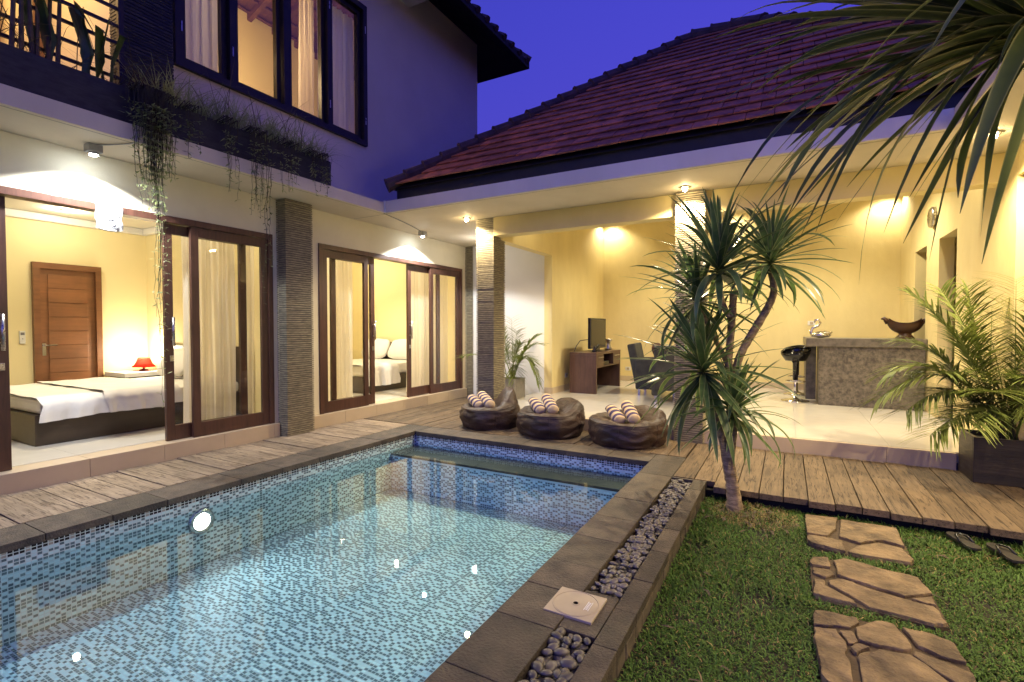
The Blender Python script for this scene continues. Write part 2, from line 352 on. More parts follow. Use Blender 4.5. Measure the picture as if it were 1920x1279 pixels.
# ------------------------------------------------------------------ pool
WZ, FZ, LY = -.155, -.62, 4.47          # water, floor, front of the submerged ledge
pool = thing('pool_basin', (PX0, PY0, 0), kind='structure')
b = MB()
b.box(PX0, PY0, FZ-.15, PX1, PY1, FZ); b.box(PX0-.2, PY0-.2, FZ-.15, PX0, PY1+.2, -.045); b.box(PX1, PY0-.2, FZ-.15, PX1+.1, PY1+.2, -.045)
b.box(PX0, PY1, FZ-.15, PX1, PY1+.2, -.045); b.box(PX0, PY0-.2, FZ-.15, PX1, PY0, -.045)
b.build('basin_shell', M['pool_grout'], pool)
TU, TV = .0275, .0205
def tile_runs(nu, nv):
    d = np.zeros((nu, nv), bool)
    for i in range(nu):
        full = (i % 11 == 5) and rng.random() < .5
        j = 0
        while j < nv:
            r = (1 if rng.random() < .5 else 2 if rng.random() < .75 else 3) if not full else rng.integers(4, 9)
            d[i, j:j+r] = True; j += r + (1 if full or rng.random() < .7 else 2)
    return d
def tile_patch(o, u, v, nrm, nu, nv, toprow=False, keep=1):
    o, u, v, nrm = (np.array(q, float) for q in (o, u, v, nrm))
    d = tile_runs(nu, nv)
    I, J = np.meshgrid(np.arange(nu), np.arange(nv), indexing='ij'); I = I.ravel(); J = J.ravel(); D = d.ravel()
    a, bb = TU*.09, TV*.13
    base = o + nrm*.002 + I[:, None]*TU*u + J[:, None]*TV*v
    jit = rng.normal(0, .0003, (len(I), 1)) * nrm
    V = np.stack([base + a*u + bb*v, base + (TU-a)*u + bb*v, base + (TU-a)*u + (TV-bb)*v, base + a*u + (TV-bb)*v], 1) + jit[:, None, :]
    br = rng.uniform(.75, 1.25, (len(I), 1))
    C = np.where(D[:, None], np.array((.12,.19,.215))*br, np.array((.62,.82,.84))*(.9 + .2*rng.random((len(I), 1))))
    if toprow:
        t = (J >= nv-2); dk = (I % 4 != 3)
        C[t & dk] = (.012,.012,.014); C[t & ~dk] = (.4,.38,.33)
    return V.reshape(-1, 3), C
Vs, Cs = [], []
for args in (((PX0,PY0,FZ),(1,0,0),(0,1,0),(0,0,1),int((PX1-PX0)/TU),int((PY1-PY0)/TV)),
             ((PX0,PY0,FZ),(0,1,0),(0,0,1),(1,0,0),int((PY1-PY0)/TU),int((-.045-FZ)/TV),True),
             ((PX1,PY0,FZ),(0,1,0),(0,0,1),(-1,0,0),int((PY1-PY0)/TU),int((-.045-FZ)/TV),True),
             ((PX0,PY1,FZ),(1,0,0),(0,0,1),(0,-1,0),int((PX1-PX0)/TU),int((-.045-FZ)/TV),True),
             ((PX0,LY,FZ),(1,0,0),(0,0,1),(0,-1,0),int((PX1-PX0)/TU),int((-.215-FZ)/TV))):
    v, c = tile_patch(*args); Vs.append(v); Cs.append(c)
V = np.concatenate(Vs); C = np.concatenate(Cs); F = np.arange(len(V)).reshape(-1, 4)
inst('mosaic_tiles', big_mesh('mosaic_tiles', V, F, M['mosaic'], C), pool, Matrix.Identity(4), kind='stuff')
MB().add([(PX0+.0005,PY0,WZ),(PX1-.0005,PY0,WZ),(PX1-.0005,PY1-.0005,WZ),(PX0+.0005,PY1-.0005,WZ)], [(0,1,2,3)]).build('pool_water', M['water'], kind='structure')

BX('ledge_body', M['pool_grout'], pool, PX0+.004, LY, FZ, PX1-.004, PY1-.004, -.21)
xl = PX0+.004
for k in range(5): BX('ledge_slab', M['ledgestone'], pool, xl+.001, LY-.012, -.2095, xl+.592, PY1-.004, -.185, bev=.003); xl += .594
t = thing('pool_light', (PX0, 2.26, -.255), 'round lit underwater lamp set in the left pool wall', 'pool lamp')
Rp = Matrix.Translation((PX0+.003, 2.26, -.255)) @ Matrix.Rotation(math.pi/2, 4, 'Y')
MB().lathe([(.1,0),(.1,.014),(.07,.024),(.066,.01)], (0,0,0), 32, Rp).build('trim_ring', M['steel'], t, smooth=True)
MB().lathe([(.065,.008),(.065,.012),(.035,.022),(.001,.026)], (0,0,0), 32, Rp).build('lens', M['bulb_pool'], t, smooth=True)
POOL_E = 14
light('pool_lamp_light', 'SPOT', (PX0+.06,2.26,-.255), POOL_E, (.9,.96,1), t, .07, 120, 1.0, (PX0+2,2.5,-.26))

# coping stones, kerb blocks
cop = thing('pool_coping', (-4.3, 0, 0), kind='structure')
def stone(x0, y0, x1, y1, z1=.0, z0=-.05, gap=.002, name='coping_stone', m='stone', parent=cop):
    dz = U(-.0015, .0015); MB().box(x0+gap, y0+gap, z0, x1-gap, y1-gap, z1+dz).build(name, M[m], parent, bev=.004)
ys = [-1.3,-.95,-.55,-.2,.15,.5,.9,1.298,1.659,2.011,2.596,3.0,3.42,3.85,4.3,4.9]
for a, c2 in zip(ys, ys[1:]): stone(-4.47, a, -4.115, c2)
xs = [-4.47,-4.1,-3.6,-3.05,-2.6,-2.05,-1.6,-1.165]
for a, c2 in zip(xs, xs[1:]): stone(a, 4.9-.015, c2, 5.21) if a > -4.3 else stone(a, 4.9, c2, 5.21)
ys = [-1.3,-.9,-.5,-.1,.3,.7,1.1,1.55,1.947,2.257,2.555,2.933,3.313,3.73,4.07,4.48,5.21]
for a, c2 in zip(ys, ys[1:]): stone(-1.165, a, -.868, c2)
stone(-.868, 1.98, -.692, 2.335, -.003)
MB().box(-.869, -1.6, -.16, -.69, 4.47, -.085).build('trough_floor', M['soil'], cop)
kerb = thing('kerb_wall', (-.64, 2, LZ), 'low kerb of dark stone blocks between pebbles and lawn', 'kerb')
ys = [-1.5,-1.1,-.7,-.3,.1,.5,.9,1.3,1.62,1.936,2.233,2.552,2.93,3.3,3.69,4.214,4.47]
for a, c2 in zip(ys, ys[1:]): stone(-.69, a, -.583, c2, 0, -.05, .002, 'cap_stone', 'stone', kerb)
y = -1.5
while y < 4.45:
    w = U(.1, .2); y2 = min(y + w, 4.465); MB().box(-.688, y+.003, -.2, -.588+U(-.004,.003), y2-.003, -.052).build('face_stone', M['block'], kerb, bev=.004); y = y2
BX('end_stone', M['stone'], kerb, -.868, 4.472, -.2, -.583, 4.5, -.004)

# pebbles
def pebble_mesh(i):
    bm = bmesh.new(); bmesh.ops.create_icosphere(bm, subdivisions=2, radius=1)
    for v in bm.verts:
        k = 1 + .16 * noise.noise(v.co * 1.1 + Vector((i*7.3, 0, 0))); v.co *= k
    me = bpy.data.meshes.new('pebble'); bm.to_mesh(me); bm.free()
    for p in me.polygons: p.use_smooth = True
    me.materials.append(M['pebble']); return me
PB = [pebble_mesh(i) for i in range(6)]
def pebble_bed(y0, y1, label, nlim, step):
    t = thing('pebble_bed', (-.78, (y0+y1)/2, -.085), label, 'pebble bed', 'pebble troughs beside the pool')
    n = 0
    for lay in range(3):
        y = y0 + .02 + lay*.015
        while y < y1 - .012:
            x = -.862 + U(.012, .03)
            while x < -.700:
                s = U(.72, 1.3) * step
                if lay == 2 and random.random() < .35: x += step*1.4; continue
                Mx = Matrix.Translation((min(x, -.705), min(max(y + U(-.4,.4)*step, y0+.018), y1-.018), -.07 + lay*.026 + U(-.005,.006))) @ Matrix.Rotation(U(0, 6.28), 4, 'Z') @ Matrix.Rotation(U(-.5,.5), 4, 'X') @ Matrix.Diagonal((s*1.1, s*.76, s*.46, 1))
                if lay == 0 or n >= nlim: extra.append(Mx)
                else: inst('pebble', random.choice(PB), t, Mx); n += 1
                x += s * 1.6
            y += step * 1.32
    return t
for args in ((2.335, 4.46, 'long trough of grey river pebbles running up to the wooden deck', 300, .0205), (-.3, 1.98, 'short near trough of black pebbles below the square drain cover', 190, .027)):
    extra = []; t = pebble_bed(*args)
    base = [np.array([tuple(v.co) for v in me.vertices]) for me in PB]; tri = [np.array([tuple(p.vertices) for p in me.polygons]) for me in PB]
    V, F, n = [], [], 0
    for Mx in extra:
        k = random.randrange(6); m4 = np.array(Mx); V.append(base[k] @ m4[:3, :3].T + m4[:3, 3]); F.append(tri[k] + n); n += len(base[k])
    inst('lower_pebbles', big_mesh('lower_pebbles', np.concatenate(V), np.concatenate(F), M['pebble']), t, Matrix.Identity(4), kind='stuff')

# drain cover
t = thing('skimmer_cover', (-.857, 2.17, 0), 'square cream plastic drain cover with round lid and finger hole', 'drain cover')
BX('plate', M['plasticcream'], t, -.975, 2.06, -.02, -.74, 2.285, .006, bev=.002)
MB().lathe([(.104,.0055),(.106,.0085),(.1085,.0085),(.1105,.0055)], (-.857,2.172,0), 48).build('lid_ring', M['plasticcream'], t, smooth=False)
MB().lathe([(.1025,.003),(.1025,.0072),(.001,.0076)], (-.857,2.172,0), 48).build('lid', M['plasticcream'], t)
MB().lathe([(.0125,.007),(.0125,.0092),(.019,.0092),(.02,.007)], (-.857,2.172,0), 24).build('finger_ring', M['plasticcream'], t)
MB().lathe([(.0122,.0079),(.001,.0079)], (-.857,2.172,0), 20).build('finger_hole', M['under'], t)
q = MB()
q.box(-.806,2.135,.0075,-.8035,2.212,.0092); q.box(-.786,2.135,.0075,-.7835,2.212,.0092)
q.build('lettering_border', M['paper'], t)
q = MB()
for i in range(6): q.box(-.8, 2.143 + i*.011, .0075, -.7905, 2.1495 + i*.011, .0086)
q.build('raised_lettering', M['paper'], t)

# ------------------------------------------------------------------ decks
def plank(x0, y0, x1, y1, parent, m, z1=0, th=.035):
    g2 = .0035; dz = U(-.004, .003); tl = U(-.003, .003)
    b = MB(); b.box(x0+g2, y0+g2, z1-th, x1-g2, y1-g2, z1+dz)
    b.v = [(p[0]+U(-.002,.002), p[1]+U(-.002,.002), p[2] + (tl if i in (4,7) else 0)) for i, p in enumerate(b.v)]
    b.build('plank', M[m], parent, bev=.004)
dl = thing('side_deck', (-4.9, 2, -.04), kind='structure')
BX('deck_gap_shade', M['under'], dl, -5.36, -2.2, -.15, -4.475, 5.21, -.06)  # dark sheet put below the planks so the gaps look shaded
y = -2.1
gaps = [-2.1,-1.9,-1.7,-1.51,-1.3,-1.1,-.92,-.74,-.55,-.36,-.17,.02,.2,.38,.56,.74,.92,1.1,1.28,1.456,1.642,1.825,1.996,2.185,2.366,2.523,2.7,2.88,3.07,3.26,3.44,3.63,3.81,4.0,4.19,4.37,4.55,4.74,4.93,5.2]
for a, c2 in zip(gaps, gaps[1:]): plank(-5.355, a, -4.475, c2, dl, 'deck')
db = thing('back_deck', (-2.5, 5.6, -.04), kind='structure')
BX('deck_gap_shade', M['under'], db, -5.36, 5.22, -.15, -.87, 6.9, -.06)
x = -5.355
while x < -.9:
    w = U(.16, .185); x2 = min(x + w, -.87)
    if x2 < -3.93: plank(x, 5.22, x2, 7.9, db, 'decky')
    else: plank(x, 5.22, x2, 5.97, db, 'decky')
    x = x2
dr = thing('garden_deck', (.6, 5.2, -.04), kind='structure')
BX('deck_gap_shade', M['under'], dr, -.86, 4.45, -.15, 2.4, 5.97, -.06)
gx = [-.868,-.69,-.515,-.345,-.177,-.006,.161,.333,.5,.664,.841,1.012,1.186,1.36,1.53,1.71,1.88,2.05,2.22,2.39]
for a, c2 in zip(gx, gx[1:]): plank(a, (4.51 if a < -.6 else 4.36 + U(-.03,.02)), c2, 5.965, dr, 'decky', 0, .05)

# ------------------------------------------------------------------ house (left wing, two storeys)
house = thing('villa_house', (-5.42, 4, 0), 'two storey rendered house with dark framed windows along the pool', 'house')
WX, WI = -5.42, -5.57
def wallbox(name, m, *b): return BX(name, M[m], house, *b)
w = MB()
w.box(WI,-2.2,.16,WX,.38,2.43); w.box(WI,3.84,.16,WX,4.51,2.43); w.box(WI,7.82,.16,WX,8.37,2.43); w.box(WI,-2.2,2.43,WX,8.37,2.86)
w.build('ground_floor_wall', M['facade'], house)
# two step tiers in front of the rooms
for (y0, y1) in ((-2.2, 3.88), (4.3, 7.9)):
    s = thing('step', (-5.4, (y0+y1)/2, 0), parent=house); y = y0
    while y < y1 - .01:
        y2 = min(y + .6, y1); BX('step_tile', M['step'], s, -5.60, y+.001, -.05, -5.362, y2-.001, .158, bev=.003); y = y2
fl = thing('bedroom_floor', (-7.5, 3, .16), kind='structure')
BX('floor_screed', M['grout'], fl, -9.0, -2.2, .0, -5.602, 8.3, .155)
x = -5.604
while x > -8.95:
    y = -2.2
    while y < 8.2: BX('floor_tile', M['tilefloor'], fl, x-.598, y+.001, .1, x-.001, y+.599, .1595); y += .6
    x -= .6
# interior walls of the bedrooms
w = MB(); w.box(-9.0,-2.2,.16,-8.9,8.3,2.86); w.box(-8.9,4.1,.16,WI,4.2,2.86); w.box(-8.9,8.25,.16,WI,8.3,2.86); w.box(-8.9,-2.3,.16,WI,-2.2,2.86)
w.build('bedroom_wall', M['bedroom'], house)
BX('bedroom_ceiling', M['ceil'], house, -9.0, -2.3, 2.86, WI, 8.37, 2.9)
c = MB(); c.box(-8.9,-2.2,2.76,-8.82,4.1,2.858); c.box(-8.82,4.02,2.76,WI,4.1,2.858); c.build('cornice', M['white'], house, bev=.02)
# slab with fascia around the courtyard
s = MB(); s.box(-9,-2.2,2.9,-5.25,8.37,2.998); s.box(-5.42,-2.2,2.862,-4.77,5.07,3.0); s.build('eave_slab', M['slab'], house, bev=.004)
# upper storey
w = MB()
w.box(WI,2.66,3.0,WX,2.77,6.9); w.box(WI,5.37,3.0,WX,8.37,6.9); w.box(WI,2.77,3.0,WX,5.37,3.95); w.box(WI,2.77,5.95,WX,5.37,6.9)
w.box(-9,8.27,3.0,WI,8.37,6.9)
w.build('upper_wall', M['upper'], house)
w = MB(); w.box(-7.5,2.5,3.0,-7.4,8.27,6.3); w.box(-7.4,2.5,3.0,WI,2.6,6.85); w.box(-7.4,8.0,3.0,WI,8.1,6.85); w.build('upper_room_wall', M['bedroom'], house)
BX('upper_floor', M['tilefloor'], house, -7.4, 2.6, 3.0, WI, 8.0, 3.05)
# sloped timber ceiling of the upper room
cl = MB(); z0, z1 = 6.18, 6.86
cl.add([(-7.45,2.6,z0),(WI,2.6,z1),(WI,8.1,z1),(-7.45,8.1,z0)], [(0,1,2,3)]); cl.add([(-7.45,2.6,z0+.06),(WI,2.6,z1+.06),(WI,8.1,z1+.06),(-7.45,8.1,z0+.06)], [(0,1,2,3)])
cl.build('timber_ceiling', M['rafter'], house)
y = 2.8
while y < 8:
    a = math.atan2(z1-z0, 1.88); Mx = Matrix.Translation((-7.45, y, z0)) @ Matrix.Rotation(-a, 4, 'Y')
    MB().box(0, -.035, -.1, 1.95, .035, -.004, Mx).build('rafter', M['rafter'], house); y += .42
for k in range(9):
    t0 = k/9 + .04; MB().box(lerp(-7.4, WI, t0)-.02, 2.6, lerp(z0, z1, t0)-.03, lerp(-7.4, WI, t0)+.02, 8, lerp(z0, z1, t0)-.012).build('batten', M['rafter'], house)
# upper window: frame with four lights
wd = thing('upper_window', (-5.42, 4.07, 3.95), parent=house)
f = MB(); f.box(-5.52,2.77,3.951,-5.37,5.369,4.02); f.box(-5.52,2.77,5.87,-5.37,5.369,5.949)
for a, b2 in ((2.771,2.84),(3.33,3.40),(4.0,4.09),(4.66,4.73),(5.30,5.368)): f.box(-5.52,a,4.02,-5.37,b2,5.87)
f.build('window_frame', M['winframe'], wd)
for a, b2 in ((2.845,3.325),(3.405,3.995),(4.095,4.655),(4.735,5.295)):
    f = MB(); d = .055
    f.box(-5.495,a,4.025,-5.43,b2,4.025+d); f.box(-5.495,a,5.865-d,-5.43,b2,5.865); f.box(-5.495,a,4.025+d,-5.43,a+d,5.865-d); f.box(-5.495,b2-d,4.025+d,-5.43,b2,5.865-d)
    f.build('sash', M['winframe'], wd); BX('window_pane', M['wglass'], wd, -5.468, a+d, 4.025+d, -5.462, b2-d, 5.865-d)
for y, z in ((2.83,4.35),(2.83,5.5),(3.36,4.35),(4.69,4.3),(4.69,5.6),(5.33,4.3),(5.33,5.6)):
    BX('hinge', M['steel'], wd, -5.372, y-.006, z-.05, -5.362, y+.006, z+.05)
def curtain(name, label, m, x, y0, y1, z0, z1, folds, amp=.03, cat='curtain'):
    ph = [U(0, 6.28) for _ in range(4)]
    def fn(u, v):
        y = lerp(y0, y1, u); a = amp * (.6 + .4 * v if True else 1)
        return (x + a * math.sin(u*folds*6.283 + ph[0] + .6*math.sin(u*9 + ph[1])) + .3*a*math.sin(u*folds*2.3*6.283 + ph[2]), y + .012*math.sin(v*3 + u*20), lerp(z1, z0, v))
    return MB().grid(fn, int(folds*14), 6).build(name, M[m], smooth=True, label=label, cat=cat)
curtain('curtain', 'bluish curtain behind leftmost pane of the upper window', 'bluecurtain', -5.66, 2.75, 3.36, 4.0, 5.93, 6)
curtain('curtain', 'bluish curtain behind rightmost pane of the upper window', 'bluecurtain', -5.66, 4.73, 5.4, 4.0, 5.86, 7)
curtain('curtain', 'cream curtain gathered at the right of the third upper pane', 'curtain', -5.7, 4.46, 4.68, 4.0, 5.93, 3)
# upper roof: hipped, with wide dark eaves
rf = thing('upper_roof', (-5, 5, 6.7), parent=house)
EX, EY, EZ = -4.65, 9.13, 6.7
r = MB()
ridge = (-8.9, 4.9)
vv = [(EX,-3,EZ),(EX,EY,EZ),(-13.2,EY,EZ),(-13.2,-3,EZ),(-8.9,4.9,9.9),(-8.9,-3,9.9)]
r.add(vv, [(0,1,4,5),(1,2,4),(2,3,5,4)]); r.add([(x,y,z-.12) for x,y,z in vv], [(5,4,1,0),(4,2,1),(4,5,3,2)])
r.add([(EX,-3,EZ-.12),(EX,EY,EZ-.12),(EX,EY,EZ),(EX,-3,EZ),(-13.2,EY,EZ-.12),(-13.2,EY,EZ)], [(0,1,2,3),(1,4,5,2)])
r.build('roof_shell', M['eave'], rf)
BX('white_soffit', M['slab'], rf, -5.42, -2, 6.5, -4.75, 6.35, 6.56)
cv = Vector((EX-8.9+8.9, EY, EZ)); d = (Vector((-8.9,4.9,9.9)) - cv)
for k in range(14):
    a = cv + d*(k*.075); b2 = cv + d*(k*.075+.07)
    MB().tube([a + Vector((0,0,.02)), b2 + Vector((0,0,.0))], [.1, .085], 8).build('hip_tile', M['ridget'], rf)
for k in range(26):
    y = EY - .15 - k*.3; MB().tube([(EX-.1,y,EZ+.06),(EX+.035,y,EZ-.02)], .06, 6).build('eave_tile', M['ridget'], rf)
# balcony with planter, railing and lit room
w = MB(); w.box(-7.3,-2.2,3.0,-7.2,2.5,6.4); w.build('balcony_back_wall', M['bedroom'], house)
BX('balcony_side_wall', M['bedroom'], house, -7.2, 2.4, 3.0, -5.45, 2.5, 6.4)
BX('balcony_ceiling', M['ceil'], house, -7.3, -2.2, 6.4, -5.2, 2.6, 6.5)
bd = thing('balcony_window', (-7.15, 1.5, 3.1), parent=house)
for y in (.55,1.0,1.42,1.95,2.3): BX('mullion', M['rafter'], bd, -7.19, y-.035, 3.05, -7.12, y+.035, 5.6)
BX('sill', M['winframe'], bd, -7.19, .2, 3.35, -7.1, 2.35, 3.55)
for y in (.78,1.2): BX('door_handle', M['black'], bd, -7.11, y, 4.15, -7.08, y+.03, 4.4)
upc = thing('upper_column', (-5.3, 2.4, 3), 'dark ribbed slate column beside the upper window', 'column')
def ribbed(parent, x0, y0, z0, x1, y1, z1, m, pitch=.026, name='slate_cladding'):
    b = MB(); z = z0
    BX('column_core', M['darkslate'], parent, x0+.016, y0+.016, z0, x1-.016, y1-.016, z1)
    while z < z1 - .004:
        h = min(pitch * U(.8, 1.2), z1 - z); j = [U(0, .004) for _ in range(4)]
        b.box(x0+j[0], y0+j[1], z+.0015, x1-j[2], y1-j[3], z+h-.0075); z += h
    b.build(name, M[m], parent, kind='stuff')
ribbed(upc, -5.43, 2.24, 3.0, -5.18, 2.655, 6.45, 'darkslate', .03)
pl = thing('balcony_planter', (-5, 1, 3), 'long dark slate planter on top of the eave slab', 'planter')
b = MB(); b.box(-4.86,-2.2,3.002,-4.83,4.22,3.31); b.box(-5.2,-2.2,3.002,-4.86,4.22,3.26); b.build('planter_box', M['darkslate'], pl, bev=.005)
rl = thing('balcony_railing', (-5, 1, 3.3), 'dark metal balcony railing with horizontal bars above planter', 'railing')
for k in range(7): BX('rail_bar', M['winframe'], rl, -5.01, -2.2, 3.42+k*.145, -4.99, 2.14, 3.445+k*.145)
for y in (-1.4,-.2,.9,2.14): BX('rail_post', M['winframe'], rl, -5.02, y-.02, 3.26, -4.98, y+.02, 4.5)
for y in (1.40,1.46,1.52,1.58,1.64,1.72):
    b = MB(); y0 = y + U(-.03,.03); b.tube([(-4.93,y0,3.27),(-4.93+U(-.02,.02),y0+U(-.03,.03),3.8),(-4.94+U(-.03,.03),y0+U(-.06,.06),4.5)], [.017,.013,.009], 6)
    b.build('plant_cane', M['dry'], pl)

# ------------------------------------------------------------------ sliding doors
def leaf(y0, y1, xc, handle=None, z0=.162, z1=2.36):
    d = thing('sliding_door', (xc, (y0+y1)/2, z0), parent=house); t = .02; st = .078
    f = MB(); f.box(xc-t,y0,z0,xc+t,y0+st,z1); f.box(xc-t,y1-st,z0,xc+t,y1,z1)
    f.box(xc-t+.001,y0+st,z0,xc+t-.001,y1-st,z0+.15); f.box(xc-t+.001,y0+st,z1-.1,xc+t-.001,y1-st,z1)
    f.build('door_frame', M['frame'], d, bev=.003)
    BX('door_pane', M['glass'], d, xc-.003, y0+st, z0+.15, xc+.003, y1-st, z1-.1)
    if handle is not None:
        h = MB(); x = xc + t + .045
        h.tube([(x,handle,1.13),(x,handle,1.42)], .014, 10); h.tube([(xc+t,handle,1.19),(x,handle,1.19)], .009, 8); h.tube([(xc+t,handle,1.36),(x,handle,1.36)], .009, 8)
        h.build('door_handle', M['steel'], d, smooth=True)
        MB().box(xc+t,handle-.018,.97,xc+t+.008,handle+.018,1.03).build('door_lock', M['steel'], d, bev=.003)
XF, XB = -5.44, -5.495
leaf(2.91, 3.775, XF); leaf(2.68, 3.545, XB, 2.735); leaf(.44, 1.31, XF); leaf(.665, 1.53, XB, 1.485)
leaf(4.575, 5.40, XF); leaf(4.77, 5.585, XB, 5.545); leaf(6.87, 7.755, XF); leaf(6.345, 7.21, XB, 6.385)
for a, b2 in ((.38,3.84),(4.51,7.82)):
    f = MB(); x0, x1 = -5.54, -5.405
    f.box(x0,a,.16,x1,a+.06,2.365); f.box(x0,b2-.06,.16,x1,b2,2.365); f.box(x0,a,2.365,x1,b2,2.429)
    f.build('door_jamb', M['frame'], house, bev=.003)
curtain('curtain', 'sheer cream curtain behind the sliding doors of the left bedroom', 'curtain', -5.72, 2.98, 3.56, .2, 2.5, 9, .035)
curtain('curtain', 'narrow sheer curtain at the right jamb of the left bedroom', 'curtain', -5.72, 3.62, 3.8, .2, 2.5, 3, .03)
curtain('curtain', 'sheer cream curtain at the left of the second bedroom opening', 'curtain', -5.75, 4.56, 5.38, .2, 2.5, 11, .035)
curtain('curtain', 'sheer cream curtain at the right of the second bedroom opening', 'curtain', -5.75, 6.62, 7.78, .2, 2.5, 14, .035)

# ------------------------------------------------------------------ bedroom furniture
def rumple(x0, y0, x1, y1, z, amp, nx=24, ny=30, drop=None, seed=0, edge=.05):
    def fn(u, v):
        x = lerp(x0, x1, u); y = lerp(y0, y1, v)
        e = min(u, 1-u)*(x1-x0); e2 = min(v, 1-v)*(y1-y0); k = min(1, min(abs(e), abs(e2))/edge)
        zz = z - (1-math.sin(k*math.pi/2))*.05 + amp*noise.noise(Vector((x*3+seed, y*3, 0))) + .5*amp*noise.noise(Vector((x*9+seed, y*9, 3)))
        return (x, y, zz)
    return MB().grid(fn, nx, ny)
def pillow(name, label, c, sx, sy, sz, tilt, rz, m='linen'):
    def fn(u, v):
        a = u*2*math.pi; b2 = (v-.5)*math.pi
        p = Vector((abs(math.cos(a))**.55*math.copysign(1, math.cos(a))*math.cos(b2)**.6, abs(math.sin(a))**.55*math.copysign(1, math.sin(a))*math.cos(b2)**.6, math.sin(b2)))
        k = 1 + .08*noise.noise(p*2.3 + Vector(c)); return Vector((p.x*sx*k, p.y*sy*k, p.z*sz*(1.15 - .5*(p.x*p.x+p.y*p.y)/2)))
    b = MB().grid(fn, 28, 12, True); Mx = Matrix.Translation(c) @ Matrix.Rotation(rz, 4, 'Z') @ Matrix.Rotation(tilt, 4, 'X')
    b.v = [tuple(Mx @ Vector(p)) for p in b.v]
    return b.build(name, M[m], smooth=True, label=label, cat='pillow' if m == 'linen' else 'cushion')
bed = thing('bed', (-7.2, 3, .16), 'low dark bed with white duvet in the left bedroom', 'bed')
BX('bed_base', M['bedbase'], bed, -8.15, 1.94, .16, -6.34, 4.04, .46, bev=.005)
b = MB(); b.box(-8.1,1.98,.46,-6.36,4.0,.6); b.build('mattress', M['linen'], bed, bev=.04)
BX('headboard', M['bedbase'], bed, -8.2, 4.04, .16, -6.2, 4.095, 1.06, bev=.005)
def drape(x0, x1, y0, y1, z, hang, seed):
    def fn(u, v):                                       # hangs over the pool-side edge
        y = lerp(y0, y1, u); L = (x1-x0); s = v*(L+hang)
        wv = .018*math.sin(y*22+seed)+.012*math.sin(y*47+seed*2)
        if s < L: return (x0+s, y, z + .012*noise.noise(Vector((s*4, y*5, seed))))
        h = s - L; r0 = .035
        return (x1 + r0 + .035*min(1, h/.05) + wv*(h/hang)*.9 + .01, y + .02*math.sin(h*20+seed), z - .02 - h + .012*math.sin(y*5+seed)*(h/hang))
    return MB().grid(fn, 60, 26)
drape(-8.1, -6.37, 1.97, 3.1, .625, .2, 1).build('duvet', M['linen'], bed, smooth=True)
drape(-8.08, -6.35, 2.5, 3.25, .643, .2, 4).build('folded_duvet', M['linen'], bed, smooth=True)
pillow('pillow', 'white pillow at the headboard of the left bedroom bed', (-6.85,3.85,.82), .33, .22, .1, 1.0, 0)
pillow('pillow', 'second white pillow farther back on the left bedroom bed', (-7.6,3.85,.82), .33, .22, .1, 1.0, 0)
nt = thing('bedside_table', (-8.55, 3.8, .16), 'pale bedside table beneath the red lamp', 'table')
BX('table_top', M['linen'], nt, -8.85, 3.5, .6, -8.25, 4.09, .66, bev=.005); BX('table_body', M['bedbase'], nt, -8.8, 3.55, .16, -8.3, 4.05, .6)
lp = thing('table_lamp', (-8.55, 3.88, .66), 'small lit lamp with flared red shade on bedside table', 'lamp')
MB().lathe([(.15,.06),(.11,.11),(.085,.17),(.075,.2)], (-8.55,3.88,.66), 20).build('lamp_shade', M['shade'], lp, smooth=True)
MB().lathe([(.06,0),(.055,.02),(.015,.03),(.015,.1)], (-8.55,3.88,.66), 16).build('lamp_base', M['black'], lp, smooth=True)
MB().lathe([(.005,.12),(.02,.14),(.02,.17),(.005,.19)], (-8.55,3.88,.66), 12).build('bulb', M['bulb_dim'], lp, smooth=True)
light('lamp_light', 'POINT', (-8.5,3.85,.95), 26, WARM2, lp, .05)
# panelled door
dd = thing('panelled_door', (-8.89, 3.1, .16), 'orange brown wooden door with grooved panels in left bedroom', 'door')
f = MB(); f.box(-8.899,2.72,.16,-8.83,2.79,2.2); f.box(-8.899,3.41,.16,-8.83,3.48,2.2); f.box(-8.899,2.79,2.12,-8.83,3.41,2.2); f.build('door_frame', M['doorwood'], dd)
BX('door_leaf', M['doorwood'], dd, -8.899, 2.79, .165, -8.875, 3.41, 2.12)
for k in range(9): BX('door_panel', M['doorwood'], dd, -8.875, 2.88, .3+k*.195, -8.864, 3.32, .485+k*.195, bev=.004)
h = MB(); h.tube([(-8.875,2.83,1.07),(-8.82,2.83,1.07),(-8.82,2.95,1.075)], .011, 8); h.box(-8.874,2.81,.93,-8.868,2.85,1.1); h.build('door_handle', M['chrome'], dd)
th = thing('thermostat', (-8.89, 2.61, 1.18), 'small white wall controller beside the wooden door', 'controller')
BX('case', M['white_plastic'], th, -8.899, 2.585, 1.1, -8.875, 2.645, 1.27, bev=.006); BX('display', M['ink'], th, -8.875, 2.595, 1.215, -8.873, 2.635, 1.25)
BX('button', M['ink'], th, -8.875, 2.61, 1.16, -8.873, 2.62, 1.17)
bed2 = thing('bed', (-7.3, 7.2, .16), 'white bed with dark base seen through the second bedroom opening', 'bed')
BX('bed_base', M['bedbase'], bed2, -8.2, 6.3, .16, -6.45, 8.2, .44, bev=.005)
MB().box(-8.15,6.33,.44,-6.5,8.16,.64).build('mattress', M['linen'], bed2, bev=.05)
drape(-8.1, -6.47, 6.28, 7.15, .66, .36, 2).build('duvet', M['linen'], bed2, smooth=True)
BX('headboard', M['bedbase'], bed2, -8.25, 8.2, .16, -6.4, 8.245, 1.0, bev=.005)
pillow('pillow', 'left white pillow leaning on headboard in second bedroom', (-7.85,8.03,.86), .36, .24, .11, 1.05, 0)
pillow('pillow', 'right white pillow leaning on headboard in second bedroom', (-7.08,8.03,.86), .36, .24, .11, 1.05, 0)
